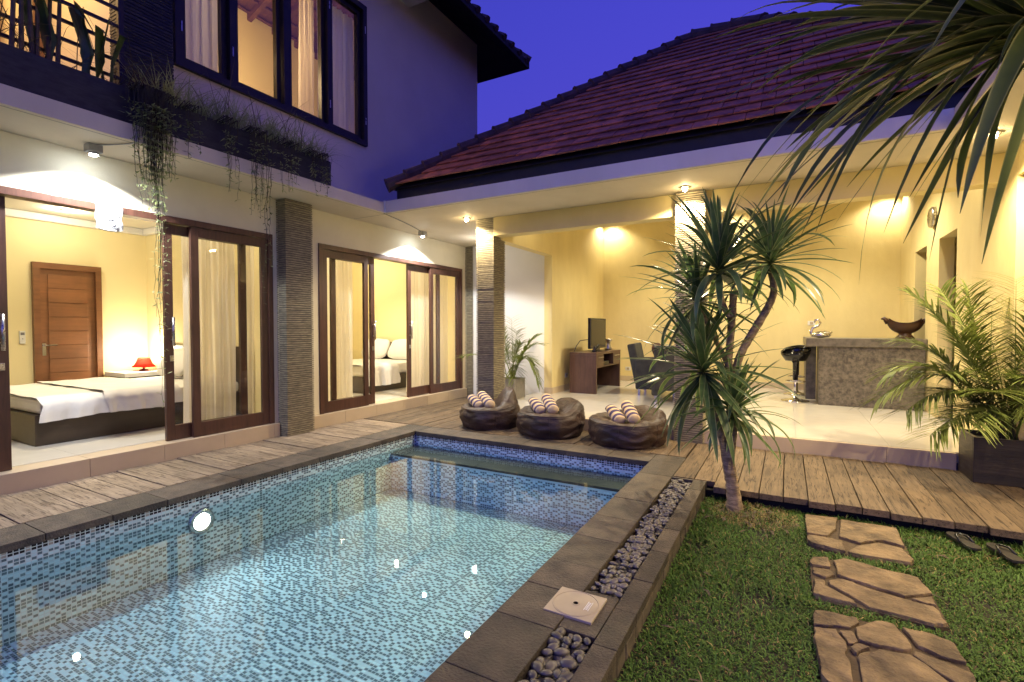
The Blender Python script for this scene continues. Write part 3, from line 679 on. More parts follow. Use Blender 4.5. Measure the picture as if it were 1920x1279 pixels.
for nm, loc, e in (('over the foot of the bed in the left bedroom', (-7.0,2.2,2.79), 22), ('added as fill behind the curtain in the left bedroom', (-6.2,3.3,2.79), 9), ('added as fill behind the left curtain in the second bedroom', (-6.35,4.95,2.79), 10), ('added as fill behind the right curtain in the second bedroom', (-6.35,7.0,2.79), 10), ('near the wooden door in the left bedroom', (-8.3,2.9,2.79), 12), ('at the back left of the second bedroom', (-8.0,5.2,2.79), 30), ('at the back right of the second bedroom', (-8.0,7.2,2.79), 26)):  # those behind the curtains are added fill lamps with made-up fittings
    light('ceiling_light', 'POINT', loc, e, WARM2, ceiling_fitting(loc[0], loc[1], 2.86, 'recessed ceiling light ' + nm, 'bedroom ceiling lights'), .04)
for loc, e in (((-7.0,2.6,2.8),130), ((-7.2,7.0,2.8),110)): light('bed_fill_spot', 'SPOT', loc, e, WARM2, None, .05, 115, .7, (loc[0], loc[1], 0))  # added fill spots that brighten the beds, no fitting
l2 = thing('table_lamp', (-8.6, 5.2, .16), 'small glowing lamp behind the left curtain of second bedroom', 'lamp')
MB().lathe([(.12,.7),(.1,.76),(.07,.85)], (-8.5,5.3,.16), 16).build('lamp_shade', M['shade'], l2, smooth=True)
MB().lathe([(.2,0),(.2,.55),(.18,.58),(.02,.6),(.02,.72)], (-8.5,5.3,.16), 16).build('lamp_stand', M['bedbase'], l2)
light('lamp_light', 'POINT', (-8.35,5.3,1.05), 22, WARM2, l2, .05)
light('upper_room_light', 'POINT', (-6.25,4.0,4.9), 62, (1,.66,.32), None, .2)
light('balcony_light', 'POINT', (-6.3,1.4,5.2), 60, (1,.64,.28), None, .2)

# facade columns
fc = thing('facade_column', (-5.33, 4.1, 0), 'ribbed slate column between the two bedroom openings', 'column')
ribbed(fc, -5.42, 3.895, 0, -5.245, 4.285, 2.86, 'slate')
fc = thing('facade_column', (-5.33, 8.1, 0), 'narrow ribbed slate column at the far end of the bedroom facade', 'column')
ribbed(fc, -5.42, 7.93, 0, -5.245, 8.36, 2.86, 'slate')
# white bag at the door head
t = thing('plastic_bag', (-5.36, 2.19, 2.3), 'white plastic bag with ring emblem tied at the left door head', 'bag')
def bagf(u, v): 
    y = lerp(2.088, 2.288, u); z = lerp(2.42, 2.205 - .02*math.sin(u*3.14), v); k = math.sin(u*math.pi)
    return (-5.375 + .045*k*(.3+v)*(1-v*.35) + .006*noise.noise(Vector((u*6, v*6, 0))), y + .006*math.sin(v*9), z)
b = MB().grid(bagf, 18, 14); n0 = len(b.v); b.grid(lambda u, v: (-5.388, bagf(u, v)[1], bagf(u, v)[2]), 18, 14); b.build('bag_film', M['paper'], t, smooth=True, fix=False)
a = []
for k in range(25):
    q = k/24*2*math.pi; u = .52+.12*math.cos(q); v = .68+.12*math.sin(q); p = bagf(u, v); a.append((p[0]+.003, p[1], p[2]))
b = MB().tube(a, .0028, 5, False); 
b.tube([(bagf(.35+.35*i/5, .86)[0]+.003, bagf(.35+.35*i/5, .86)[1], bagf(.35+.35*i/5, .86)[2]) for i in range(6)], .002, 5); b.build('printed_ring', M['ink'], t)

# ------------------------------------------------------------------ pavilion
pav = thing('pavilion', (-1, 8, 0), 'open sided yellow pavilion with red brown tiled roof', 'pavilion')
PZ = .15
pf = thing('pavilion_floor', (-1, 8, PZ), kind='structure')
BX('floor_screed', M['grout'], pf, -3.9, 6.05, -.1, 3.2, 10.8, PZ-.004)
y = 6.03
while y < 10.7:
    x = -3.9
    while x < 1.68: BX('floor_tile', M['tilefloor'], pf, x+.001, y+.001, .05, min(x+.799, 1.7), min(y+.799, 10.73), PZ); x += .8
    y += .8
sp = thing('pavilion_step', (-1, 6, 0), parent=pav); x = -3.93
while x < 1.38: x2 = min(x+.8, 1.39); BX('step_tile', M['step'], sp, x+.001, 5.975, -.06, x2-.001, 6.028, PZ-.001, bev=.003); x = x2
w = MB(); w.box(-3.75,7.95,PZ,-3.6,10.73,3.7); w.box(-3.75,6.2,2.575,-3.6,7.95,3.7); w.box(-3.75,10.73,PZ,1.85,10.85,3.7)
w.box(1.70,5.80,PZ,1.85,7.49,3.7); w.box(1.70,8.256,PZ,1.85,8.905,3.7); w.box(1.70,9.61,PZ,1.85,10.73,3.7); w.box(1.70,7.49,2.455,1.85,8.256,3.7); w.box(1.70,8.905,2.46,1.85,9.61,3.7)
w.box(1.851,5.80,-.1,2.4,5.95,2.86); w.build('pavilion_wall', M['yellow'], pav)
BX('corridor_wall', M['white'], pav, -5.6, 7.95, .0, -3.752, 8.1, 2.86)
w = MB(); w.box(1.851,7.3,PZ,2.9,7.35,2.6); w.box(2.6,7.35,PZ,2.65,9.8,2.6); w.box(1.851,9.8,PZ,2.9,9.85,2.6); w.box(1.851,7.35,2.56,2.6,9.8,2.62); w.build('back_room_wall', M['yellow'], pav)
for y in (7.62,8.98): BX('dark_door', M['winframe'], pav, 1.93, y, PZ, 1.97, y+.62, 2.35)
sk = MB(); sk.box(-3.599,7.95,PZ,-3.588,10.718,PZ+.11); sk.box(-3.588,10.718,PZ,1.69,10.729,PZ+.11); sk.box(-3.74,7.938,PZ,-3.6,7.949,PZ+.11); sk.build('skirting', M['step'], pav)
BX('pavilion_ceiling', M['ceil'], pav, -3.75, 6.2, 3.7, 1.85, 10.85, 3.76)
b = MB(); b.box(-3.62,6.0,2.605,1.70,6.2,2.861); b.box(1.701,5.62,2.605,2.399,5.799,2.861); b.box(-3.75,6.2,2.86,1.85,6.26,3.7); b.build('front_beam', M['yellow'], pav, bev=.003)
s = MB(); s.box(-5.42,5.07,2.862,1.12,6.6,3.02); s.box(1.12,-1.5,2.862,2.75,6.6,3.02); s.box(-5.42,6.6,2.862,-3.76,8.36,3.02); s.build('eave_slab', M['slab'], pav, bev=.004)
b = MB(); b.box(-5.40,5.12,2.8595,1.1,5.124,2.8615); b.box(-4.82,-1.5,2.8595,-4.816,5.1,2.8615); b.build('drip_groove', M['grout'], pav)
BX('garden_wall', M['facade'], None, 2.4, -2.5, -.15, 2.55, 6.3, 2.85, label='cream garden wall along the right side of the lawn', cat='wall')
lc = thing('pavilion_column', (-3.76, 6.17, 0), 'ribbed slate column at the left corner of the pavilion', 'column'); ribbed(lc, -3.91, 6.0, 0, -3.615, 6.33, 2.862, 'slate', .026)
rc = thing('pavilion_column', (-.95, 6.05, 0), 'ribbed slate column behind the dracaena tree', 'column'); ribbed(rc, -1.135, 5.91, 0, -.81, 6.2, 2.862, 'slate', .024)

# roof
roof = thing('tiled_roof', (-1, 5.05, 3.1), parent=pav)
A = Vector((-4.62,5.05,3.2)); AP = Vector((-1.37,8.3,5.865)); AQ = Vector((-.52,8.3,5.865)); B2 = Vector((2.73,5.05,3.2)); Cb = Vector((2.73,11.55,3.2)); D = Vector((-4.62,11.55,3.2))
r = MB(); dn = Vector((0,0,-.05)); L = [A,AP,AQ,B2,Cb,D]
r.add([p+dn for p in L], [(0,3,2,1),(3,4,2),(4,5,1,2),(5,0,1)]); r.build('roof_deck', M['eave'], roof)
b = MB(); b.box(A.x+.04,A.y+.05,3.021,B2.x-.05,A.y+.09,3.17); b.box(A.x+.04,A.y+.09,3.021,A.x+.08,11.4,3.17); b.box(A.x+.05,A.y+.06,3.13,B2.x,A.y+.6,3.16)
b.build('eave_board', M['eave'], roof)
NR = 19; up = Vector((0, AP.y-A.y, AP.z-A.z)); sl = up.length; upn = up.normalized(); nrm = Vector((0,-upn.z,upn.y)); ex = sl/NR; TW = .236
tm = MB(); tm.box(-TW/2+.003,-.012,-.018,TW/2-.003,ex+.03,.0)
tm.v = [(x, y, z + (.030 if y < 0 else 0)) for x, y, z in tm.v]
tile_me = tm.mesh('roof_tile', M['rooft'], bev=.004)
basis = Matrix(((1,0,0,0),(0,upn.y,nrm.y,0),(0,upn.z,nrm.z,0),(0,0,0,1)))
rest = []; cnt = 0
for k in range(NR):
    t = k/NR; xa = lerp(A.x, AP.x, t); xb = lerp(B2.x, AQ.x, t)
    n = int((xb-xa)/TW) + 2; off = (k % 2)*TW/2
    x0 = math.floor(xa/TW)*TW + off
    for i in range(n+1):
        x = x0 + i*TW
        if x < xa + .09 or x > xb - .05: continue
        p = Vector((x, A.y, A.z)) + upn*(k*ex)
        Mx = Matrix.Translation(p + nrm*U(0,.004)) @ basis @ Matrix.Rotation(U(-.012,.012), 4, 'Z') @ Matrix.Rotation(U(-.012,.012), 4, 'X')
        if x < 1.75 and k < 13 and cnt < 300: inst('roof_tile', tile_me, roof, Mx); cnt += 1
        else: rest.append(Mx)
tv = np.array([tuple(v.co) for v in tile_me.vertices]); tf = [tuple(p.vertices) for p in tile_me.polygons]
b = MB()
for Mx in rest: m4 = np.array(Mx); b.add(tv @ m4[:3,:3].T + m4[:3,3], tf)
b.build('upper_tiles', M['rooft'], roof, kind='stuff', fix=False)
def caps(P, Q, n, r0):
    d = (Q-P)
    for k in range(n):
        a = P + d*(k/n); c2 = P + d*((k+1.12)/n)
        MB().tube([a + Vector((0,0,.035)), a.lerp(c2,.12) + Vector((0,0,.03)), c2 + Vector((0,0,.01))], [r0*1.12, r0, r0*.86], 10).build('ridge_tile', M['ridget'], roof, smooth=False)
caps(A - (AP-A).normalized()*.08, AP, 19, .085); caps(AP, AQ, 3, .09); caps(B2, AQ, 18, .085)
# left roof slope course edges
for k in range(10):
    p = A.lerp(D, k/24); MB().box(p.x-.03, p.y+.15, 3.15, p.x+.15, p.y+.38, 3.19).build('verge_tile', M['ridget'], roof)

# light fittings
def cool_fitting(x, y, label):
    t = thing('soffit_floodlight', (x, y, 2.86), label, 'light fitting', 'cool white floodlights under the eave')
    BX('lamp_housing', M['metalgrey'], t, x-.05, y-.05, 2.80, x+.05, y+.05, 2.862, bev=.004)
    MB().lathe([(.036,-.02),(.036,0)], (x,y,2.80), 20).build('lens_ring', M['metalgrey'], t)
    MB().lathe([(.002,-.035),(.026,-.026),(.03,-.0205)], (x,y,2.80), 16).build('led_lens', M['bulb_cool'], t, smooth=True)
    light('flood_light', 'SPOT', (x+.0,y,2.755), COOL_E, COOL, t, .03, 136, .18, (x+.02,y,0))
COOL_E = 150
cool_fitting(-5.17, 2.0, 'cool white floodlight above the left bedroom opening')
cool_fitting(-5.15, 6.33, 'cool white floodlight above the second bedroom opening')
def warm_fitting(x, y, label, e=210):
    t = thing('soffit_downlight', (x, y, 2.86), label, 'light fitting', 'warm downlights at the pavilion columns')
    MB().lathe([(.055,0),(.055,-.012),(.04,-.012),(.04,0)], (x,y,2.8615), 24).build('trim_ring', M['steel'], t)
    MB().lathe([(.002,-.05),(.02,-.042),(.028,-.02),(.02,-.003)], (x,y,2.8615), 16).build('bulb', M['bulb_warm'], t, smooth=True)
    light('down_light', 'SPOT', (x,y,2.80), e, WARM, t, .03, 150, .5, (x,y,0))
warm_fitting(-3.98, 5.86, 'warm downlight in front of the left pavilion column'); warm_fitting(-1.0, 5.74, 'warm downlight above the dracaena tree at the right column')
warm_fitting(1.42, 5.35, 'warm downlight in the right hand soffit behind the drooping leaves')
warm_fitting(1.75, 3.3, 'warm downlight in the right hand soffit over the lawn', 140)
warm_fitting(1.75, .9, 'warm downlight at the near end of the right hand soffit', 140)
PLN = ['in the corner behind the television', 'washing the middle of the back wall', 'in the corner behind the bar', 'at the front of the right wall', 'above the corridor opening', 'over the armchairs', 'over the bar stools']
for loc, e in (((-3.4,10.5,3.62),48), ((-.9,10.45,3.62),26), ((1.5,10.5,3.62),48), ((1.5,6.5,3.5),80), ((-3.4,6.75,3.4),20), ((-1.4,9.0,3.6),190), ((.6,8.6,3.6),190)):
    light('pavilion_downlight', 'SPOT', loc, e, WARM2, ceiling_fitting(loc[0], loc[1], 3.7, 'recessed pavilion ceiling light ' + PLN.pop(0), 'pavilion ceiling lights'), .05, 140, .6, (loc[0], loc[1], 0))
light('corridor_light', 'POINT', (-4.7,7.2,2.6), 3.5, (1,.95,.9), None, .08)
t = thing('cable', (-5, 5.6, 2.85), 'thin dark cable from the slab corner to the far floodlight', 'cable')
MB().tube([(-4.78,5.06,2.856),(-4.85,5.4,2.852),(-4.98,5.85,2.853),(-5.14,6.27,2.856)], .0045, 6).build('cable_run', M['cord'], t)
MB().tube([(-4.762,5.06,2.865),(-4.762,5.06,3.03)], .011, 8).build('white_conduit', M['white_plastic'], t)
t = thing('cable', (-4.9, 2, 2.85), 'bent conduit feeding the left floodlight over the slab edge', 'cable')
MB().tube([(-5.11,2.0,2.853),(-5.0,2.05,2.85),(-4.83,2.12,2.852),(-4.762,2.14,2.858),(-4.758,2.14,2.9),(-4.758,2.14,3.0)], .006, 6).build('cable_run', M['metalgrey'], t)

# ------------------------------------------------------------------ pavilion furniture
tvs = thing('media_console', (-3.15, 9, PZ), 'dark brown television console with two drawers and open legs', 'console')
m = M['standwood']
BX('top_panel', m, tvs, -3.4, 8.27, .835, -2.9, 9.72, .875, bev=.002); BX('side_panel', m, tvs, -3.398, 8.272, PZ, -2.902, 8.325, .834, bev=.002); BX('side_panel', m, tvs, -3.398, 9.665, PZ, -2.902, 9.718, .834, bev=.002)
BX('back_panel', m, tvs, -3.398, 8.326, PZ+.05, -3.37, 9.664, .834); BX('shelf', m, tvs, -3.369, 8.326, .6, -2.915, 9.664, .625)
for a, b2 in ((8.33,8.69),(9.26,9.66)):
    d = BX('drawer', m, tvs, -3.3, a, .628, -2.905, b2, .832, bev=.002); BX('drawer_handle', M['steel'], d, -2.903, a+.05, .775, -2.885, b2-.05, .79)
BX('player', M['black'], None, -3.3, 8.8, .6255, -2.95, 9.15, .69, label='black media player in the open bay of the console', cat='player')
tv = thing('television', (-3.12, 8.95, .875), 'black flat television turned towards the room on the console', 'television')
BX('screen_case', M['black'], tv, -3.14, 8.5, .93, -3.09, 9.37, 1.49, bev=.006); BX('screen', M['gloss'], tv, -3.0895, 8.535, .985, -3.087, 9.335, 1.46)
MB().box(-3.14,8.85,.885,-3.1,9.05,.93).build('neck', M['black'], tv); MB().lathe([(.19,0),(.19,.008),(.05,.014)], (-3.11,8.95,.876), 24).build('stand_foot', M['black'], tv)
t = thing('cable', (-3.4, 8.45, .875), 'black cable hanging from the back of the television', 'cable')
MB().tube([(-3.15,8.55,1.1),(-3.28,8.48,1.08),(-3.33,8.42,.98),(-3.36,8.40,.885)], .008, 6).build('cable_run', M['cord'], t)
MB().lathe([(.055,0),(.075,.01),(.08,.03),(.05,.1),(.045,.14),(.07,.19),(.085,.215),(.08,.215),(.06,.17)], (-3.1,9.55,.876), 24).build('vase', M['steel'], smooth=True, label='grey metal vase with flared neck behind the television', cat='vase')
t = thing('figurine', (-3.02, 8.55, .876), 'small dark figurine standing before the television', 'figurine')
MB().lathe([(.045,0),(.05,.02),(.03,.06),(.035,.08),(.012,.1)], (-3.02,8.52,.876), 12).build('body', M['black'], t, smooth=True); MB().tube([(-3.02,8.54,.93),(-3.0,8.62,.97),(-2.99,8.68,.99)], [.02,.018,.03], 8).build('arm', M['black'], t, smooth=True)
def socket(c, ax, label):
    t = thing('wall_socket', c, label, 'socket'); x, y, z = c
    if ax == 'x':
        BX('plate', M['white_plastic'], t, x, y-.06, z-.04, x+.012, y+.06, z+.04, bev=.003); BX('inset', M['plasticcream'], t, x+.012, y-.025, z-.025, x+.014, y+.025, z+.025)
    else:
        BX('plate', M['white_plastic'], t, x-.06, y-.012, z-.04, x+.06, y, z+.04, bev=.003); BX('inset', M['plasticcream'], t, x-.025, y-.014, z-.025, x+.025, y-.012, z+.025)
socket((-3.6,8.6,.43), 'x', 'white wall socket left of the television console'); socket((-3.03,10.73,.42), 'y', 'low white socket on the back wall by the armchair'); socket((.4,10.73,1.4), 'y', 'white socket above the silver swan')
def armchair(c, rz, label):
    t = thing('armchair', (*c, PZ), label, 'armchair', 'charcoal armchairs in the pavilion'); R0 = Matrix.Translation((*c, PZ)) @ Matrix.Rotation(rz, 4, 'Z')
    def part(nm, mt, *bx, bev=.03, Mx=None): 
        b = MB().box(*bx)
        if Mx: b.v = [tuple(Mx @ Vector(p)) for p in b.v]
        b.v = [tuple(R0 @ Vector(p)) for p in b.v]; b.build(nm, M[mt], t, bev=bev)
    part('seat', 'chairfab', -.3,-.36,.2,.3,.3,.4); part('seat_cushion', 'cushion', -.29,-.36,.4,.29,.22,.5)
    part('backrest', 'chairfab', -.36,.2,.2,.36,.34,.9, Mx=Matrix.Translation((0,.25,.2)) @ Matrix.Rotation(-.2,4,'X') @ Matrix.Translation((0,-.25,-.2)))
    for s in (-1, 1):
        part('armrest', 'chairfab', s*.3,-.38,.1,s*.4,.32,.62)
        for y in (-.32,.26): part('leg', 'steel', s*.34-.018,y-.018,0,s*.34+.018,y+.018,.12, bev=.003)
armchair((-2.0,8.95), rad(95), 'charcoal armchair with brown cushion facing right beside the console'); armchair((-1.5,8.2), rad(190), 'nearer charcoal armchair with its back to the pool, behind dracaena')
pillow('cushion', 'brown patterned cushion on the armchair beside the console', (-1.95,8.95,.86), .24, .2, .09, 1.1, rad(90), 'cushion')
ct = thing('bar_counter', (1.1, 9.4, PZ), 'grey stone bar counter with thick slab top', 'counter')
BX('counter_body', M['counter'], ct, .43, 8.79, PZ, 1.69, 9.4, 1.03, bev=.004); BX('counter_top', M['countertop'], ct, .26, 8.72, 1.032, 1.695, 9.5, 1.155, bev=.006); BX('end_panel', M['countertop'], ct, .28, 9.41, PZ, .425, 10.3, 1.03, bev=.004)
BX('return_top', M['countertop'], ct, .26, 9.501, 1.032, .62, 10.4, 1.154, bev=.004)
def stool(c, label):
    t = thing('bar_stool', (*c, PZ), label, 'bar stool', 'black bar stools at the counter'); x, y = c
    MB().lathe([(.2,0),(.2,.012),(.12,.03),(.035,.055),(.03,.09)], (x,y,PZ), 28).build('base', M['chrome'], t, smooth=True)
    MB().lathe([(.025,.05),(.025,.4)], (x,y,PZ), 12).build('post', M['chrome'], t, smooth=True); MB().lathe([(.038,.34),(.04,.6),(.07,.66),(.05,.68)], (x,y,PZ), 16).build('gas_sleeve', M['gloss'], t, smooth=True)
    MB().tube([(x+.13*math.cos(a),y-.16+.12*math.sin(a),PZ+.33) for a in [k*2*math.pi/20 for k in range(21)]], .01, 6).build('footrest', M['chrome'], t, smooth=True)
    def fn(u, v):
        a = u*2*math.pi; r = .21*min(1, v*1.5)**.6 if v < .8 else .21 - (v-.8)*.1
        back = .5+.5*math.sin(a+.5); z = .64 + (.12*max(0, v-.35)/.45*(1+.9*back) if v < .8 else .12*(1+.9*back) - (v-.8)*.1)
        return (x + r*math.cos(a), y + r*math.sin(a), PZ + z)
    MB().grid(fn, 28, 14, True).build('seat', M['gloss'], t, smooth=True)
stool((.13,9.05), 'glossy black bar stool nearest the pool at the counter corner'); stool((.16,9.95), 'second black bar stool half hidden behind the first')
sw = thing('swan_ornament', (.43, 9.0, 1.156), 'shiny silver swan ornament on the counter corner', 'ornament')
MB().lathe([(.02,0),(.11,.015),(.14,.04),(.11,.075),(.03,.1),(.005,.11)], (0,0,0), 20, Matrix.Translation((.46,9.0,1.156)) @ Matrix.Diagonal((1,.6,1,1))).build('body', M['chrome'], sw, smooth=True)
MB().tube([(.36,9,1.19),(.33,9,1.24),(.35,9,1.31),(.42,9,1.34),(.455,9,1.39),(.43,9,1.44),(.385,9,1.43),(.37,9,1.39)], [.03,.024,.02,.018,.016,.018,.022,.006], 10).build('neck', M['chrome'], sw, smooth=True)
MB().tube([(.5,9,1.23),(.57,9,1.22),(.61,9,1.25)], [.04,.03,.008], 8).build('tail', M['chrome'], sw, smooth=True)
bw = thing('bowl', (1.5, 9.05, 1.156), 'carved wooden bowl shaped like a long bird on the counter', 'bowl')
def bowlf(inner):
    def fn(u, v):
        a = u*2*math.pi; s = math.sin(v*math.pi/2); k = 1 if not inner else .88
        up_ = .07*abs(math.cos(a))**3*v**2
        return (1.5 + .22*k*s*math.cos(a), 9.05 + .13*k*s*math.sin(a), 1.215 + (.0 if not inner else .02) + .15*v**1.7 + up_)
    return fn
MB().grid(bowlf(False), 28, 8, True).grid(bowlf(True), 28, 8, True).build('vessel', M['bowlw'], bw, smooth=True, fix=False)
MB().lathe([(.12,0),(.1,.03),(.075,.06),(.08,.075)], (1.5,9.05,1.156), 20).build('foot', M['bowlw'], bw, smooth=True)
MB().tube([(1.3,9.05,1.38),(1.27,9.05,1.43),(1.25,9.05,1.45),(1.215,9.05,1.44)], [.035,.032,.028,.008], 10).build('bird_head', M['bowlw'], bw, smooth=True)
MB().tube([(1.69,9.05,1.38),(1.72,9.05,1.42),(1.765,9.05,1.445)], [.03,.03,.02], 10).build('bird_tail', M['bowlw'], bw, smooth=True)
ck = thing('wall_clock', (1.69, 8.52, 2.78), 'round silver rimmed wall clock above the doorways', 'clock')
Rx = Matrix.Translation((1.698,8.52,2.78)) @ Matrix.Rotation(-math.pi/2, 4, 'Y')
MB().lathe([(.135,0),(.14,.03),(.125,.05),(.115,.045)], (0,0,0), 32, Rx).build('rim', M['steel'], ck, smooth=True); MB().lathe([(.114,.02),(.114,.034),(.001,.034)], (0,0,0), 32, Rx).build('face', M['white_plastic'], ck)
MB().box(-.004,0,.035,.004,.08,.037,Rx).box(0,-.004,.035,.055,.004,.037,Rx).build('hands', M['black'], ck)

# ------------------------------------------------------------------ bean bags and towels
def beanbag(c, R0, hfront, hback, back_dir, hump, label, seed):
    """slumped sack: upright sides with a rounded shoulder, puffy top dented towards the pool, folds raised at the back"""
    sd = Vector((seed*3.1, seed*1.7, 0)); bd = Vector((math.cos(back_dir), math.sin(back_dir), 0))
    def fn(u, v):
        a = u*2*math.pi; dr = Vector((math.cos(a), math.sin(a), 0)); k = max(0, dr.dot(bd))
        rim = lerp(hfront, hback, k)
        gores = 1 - .022*abs(math.sin(a*3 + seed))**6                     # seams between the panels pull the cloth in
        if v < .4: t = v/.4; r = R0*(.93 + .12*math.sin(t*math.pi*.75))*gores; z = rim*.8*t
        elif v < .6: t = (v-.4)/.2; r = R0*lerp(1.015, .8, t*t)*gores; z = rim*(.8 + .2*math.sin(t*math.pi/2))
        else:
            t = (v-.6)/.4; r = R0*.8*(1-t); z = lerp(rim, hfront*.86, min(1, t*1.6)**.8)
        p = dr*r; q = p.dot(bd)/R0
        if v > .4: z += hump*max(0, 1 - ((q-.55)/.38)**2)*max(0, 1 - ((p.x*bd.y - p.y*bd.x)/(R0*.75))**2)
        p.z = z
        cr = 1 if v > .42 else .55
        w = .03*noise.noise(p*4 + sd) + cr*.03*(.3 - abs(noise.noise(Vector((p.x*5 + p.y*2, p.y*5, p.z*4)) + sd))) + cr*.012*(.2 - abs(noise.noise(Vector((p.x*16, p.y*7, p.z*9)) + sd)))
        if v < .42: w += .014*math.sin(p.z*46 + 3*noise.noise(p*6 + sd))*noise.noise(p*5 - sd)*2
        p += (dr*(.8 if v < .5 else .2) + Vector((0,0,.2 if v < .5 else 1)))*w*(0 if v < .01 else 1)
        return (c[0]+p.x, c[1]+p.y, max(.002, p.z) + .003)
    o = MB().grid(fn, 110, 64, True).build('bean_bag', M['bean'], smooth=True, label=label, cat='bean bag', group='brown bean bags at the end of the pool')
    MB().tube([fn(k/110, .47) for k in range(111)], .006, 5, False).build('seam', M['bean'], o, smooth=True)
    for g2 in range(6):
        u0 = ((g2*math.pi + math.pi/2 - seed)/(3*2*math.pi)) % 1; MB().tube([fn(u0, .02+.45*k/20) for k in range(21)], .004, 5, False).build('seam', M['bean'], o, smooth=True)
beanbag((-3.46,5.66), .385, .28, .36, rad(40), .2, 'brown bean bag with tall hood, leftmost of the three', 1)
beanbag((-2.55,5.6), .405, .3, .38, rad(50), .08, 'brown bean bag in the middle of the three by the pool', 2)
beanbag((-1.59,5.62), .43, .28, .34, rad(60), .07, 'brown bean bag beside the pavilion column, rightmost of the three', 3)
def towel(p0, p1, r, label):
    p0, p1 = Vector(p0), Vector(p1); p1 = p0 + (p1-p0)*1.12; L = (p1-p0).length; d = (p1-p0)/L
    b = MB(); n = 26
    def fn(u, v):
        a = u*2*math.pi; x = lerp(0, L, v); rr = r*(.9 + .1*math.sin(v*math.pi)) * (1 + .1*noise.noise(Vector((a, v*5, L*20)))) * (.82 if v in (0, 1) else 1)
        return (x, rr*1.12*math.cos(a), rr*.9*math.sin(a))
    b.grid(fn, 22, n, True)
    nn = len(b.v); b.f += [tuple(range(22))[::-1], tuple(range(nn-22, nn))]
    o = bpy.data.objects.new('rolled_towel', b.mesh('rolled_towel', M['towel'], True))
    y = Vector((0,0,1)).cross(d).normalized(); z = d.cross(y)
    put(o, None, Matrix(((d.x,y.x,z.x,p0.x),(d.y,y.y,z.y,p0.y),(d.z,y.z,z.z,p0.z),(0,0,0,1))))
    props(o, label, 'towel', 'striped towels on the bean bags')
for cx, cyy, nm, zz, tw in ((-3.46,5.66,'leftmost',.36,.35), (-2.55,5.6,'middle',.375,.1), (-1.59,5.62,'rightmost',.345,-.05)):
    for sd, side in ((-1,'left'), (1,'right')):
        ax = Vector((-.5 - tw + sd*.06, .72, .2)).normalized(); st = Vector((cx + .07 + sd*.08, cyy - .25, zz - .05 + .012*sd))
        towel(st, st + ax*(.36 + .03*sd), .066, f'{side} striped towel roll on the {nm} bean bag')

# ------------------------------------------------------------------ strap leaves
def strap(pts, wid, twist=0, fold=.35):
    """a folded strap leaf along pts; returns MB-like verts, faces and per-vertex edge value"""
    P = [Vector(p) for p in pts]; m = len(P); v, f, e = [], [], []
    side0 = None
    for i, p in enumerate(P):
        t = (P[min(i+1,m-1)] - P[max(i-1,0)]).normalized(); s = t.cross(Vector((0,0,1)))
        if s.length < .05: s = side0 or Vector((1,0,0))
        s.normalize(); side0 = s
        if twist: s = Matrix.Rotation(twist*i/m, 3, t) @ s
        n = s.cross(t); u = i/(m-1)
        w = wid*(.55 + .45*min(1, u*3.5))*max(0, 1-u**2.6)**.8 + .0006
        for k, q in ((-1,1),(-.78,.0),(0,0),(.78,.0),(1,1)):
            v.append(p + s*w*k + n*abs(k)*w*fold*(1-.5*u)); e.append(q)
    for i in range(m-1):
        for k in range(4): a = i*5+k; f.append((a, a+1, a+6, a+5))
    return v, f, e
def strap_mesh(name, pts, wid, mt, twist=0, fold=.35):
    v, f, e = strap(pts, wid, twist, fold)
    me = bpy.data.meshes.new(name); me.from_pydata([tuple(p) for p in v], [], f); me.materials.append(M[mt])
    a = me.attributes.new('edge', 'FLOAT', 'POINT'); a.data.foreach_set('value', [float(q) for q in e])
    for p in me.polygons: p.use_smooth = True
    return me
def arc(elev, droop, L=1, n=11, hook=0):
    p = Vector((0,0,0)); out = [p.copy()]; a = elev
    for i in range(n-1):
        u = (i+1)/(n-1); p = p + Vector((math.cos(a), 0, math.sin(a)))*(L/(n-1)); out.append(p.copy()); a -= droop/(n-1)*(.35+1.3*u) + (hook if u > .6 else 0)/(n-1)
    return out
LEAFV = {}
for e in range(-40, 95, 15):
    for v in range(3):
        LEAFV[(e, v)] = strap_mesh('leaf', arc(rad(e), [.4,.95,1.75][v]*(1 if e > -20 else .5), 1), .038 + .01*v/2, 'dleaf', U(-.4,.4))
def head(tree, c, n, L0, L1, emin, emax, lean=(0,0), name='leaf_crown'):
    h = thing(name, c, parent=tree)
    for i in range(n):
        u = (i+.5)/n; az = i*2.39996 + U(-.2,.2); el = lerp(emax, emin, u**1.2) + U(-8,8)
        k = min(LEAFV, key=lambda q: abs(q[0]-el) + (0 if q[1] == random.choice((0,0,1,1,2) if el > 0 else (1,2)) else 5))
        L = U(L0, L1) * (.85 if el > 70 else 1)
        Mx = Matrix.Translation(Vector(c) + Vector((0,0,.10*(1-u)))) @ Matrix.Rotation(lean[0], 4, 'X') @ Matrix.Rotation(lean[1], 4, 'Y') @ Matrix.Rotation(az, 4, 'Z') @ Matrix.Diagonal((L,L*U(.85,1.15),L,1))
        inst('leaf', LEAFV[k], h, Mx)
dt = thing('dracaena_tree', (-.35, 4.2, LZ), 'branching dracaena tree with spiky leaf crowns at the deck edge', 'tree')
Y = 4.2
tr = MB()
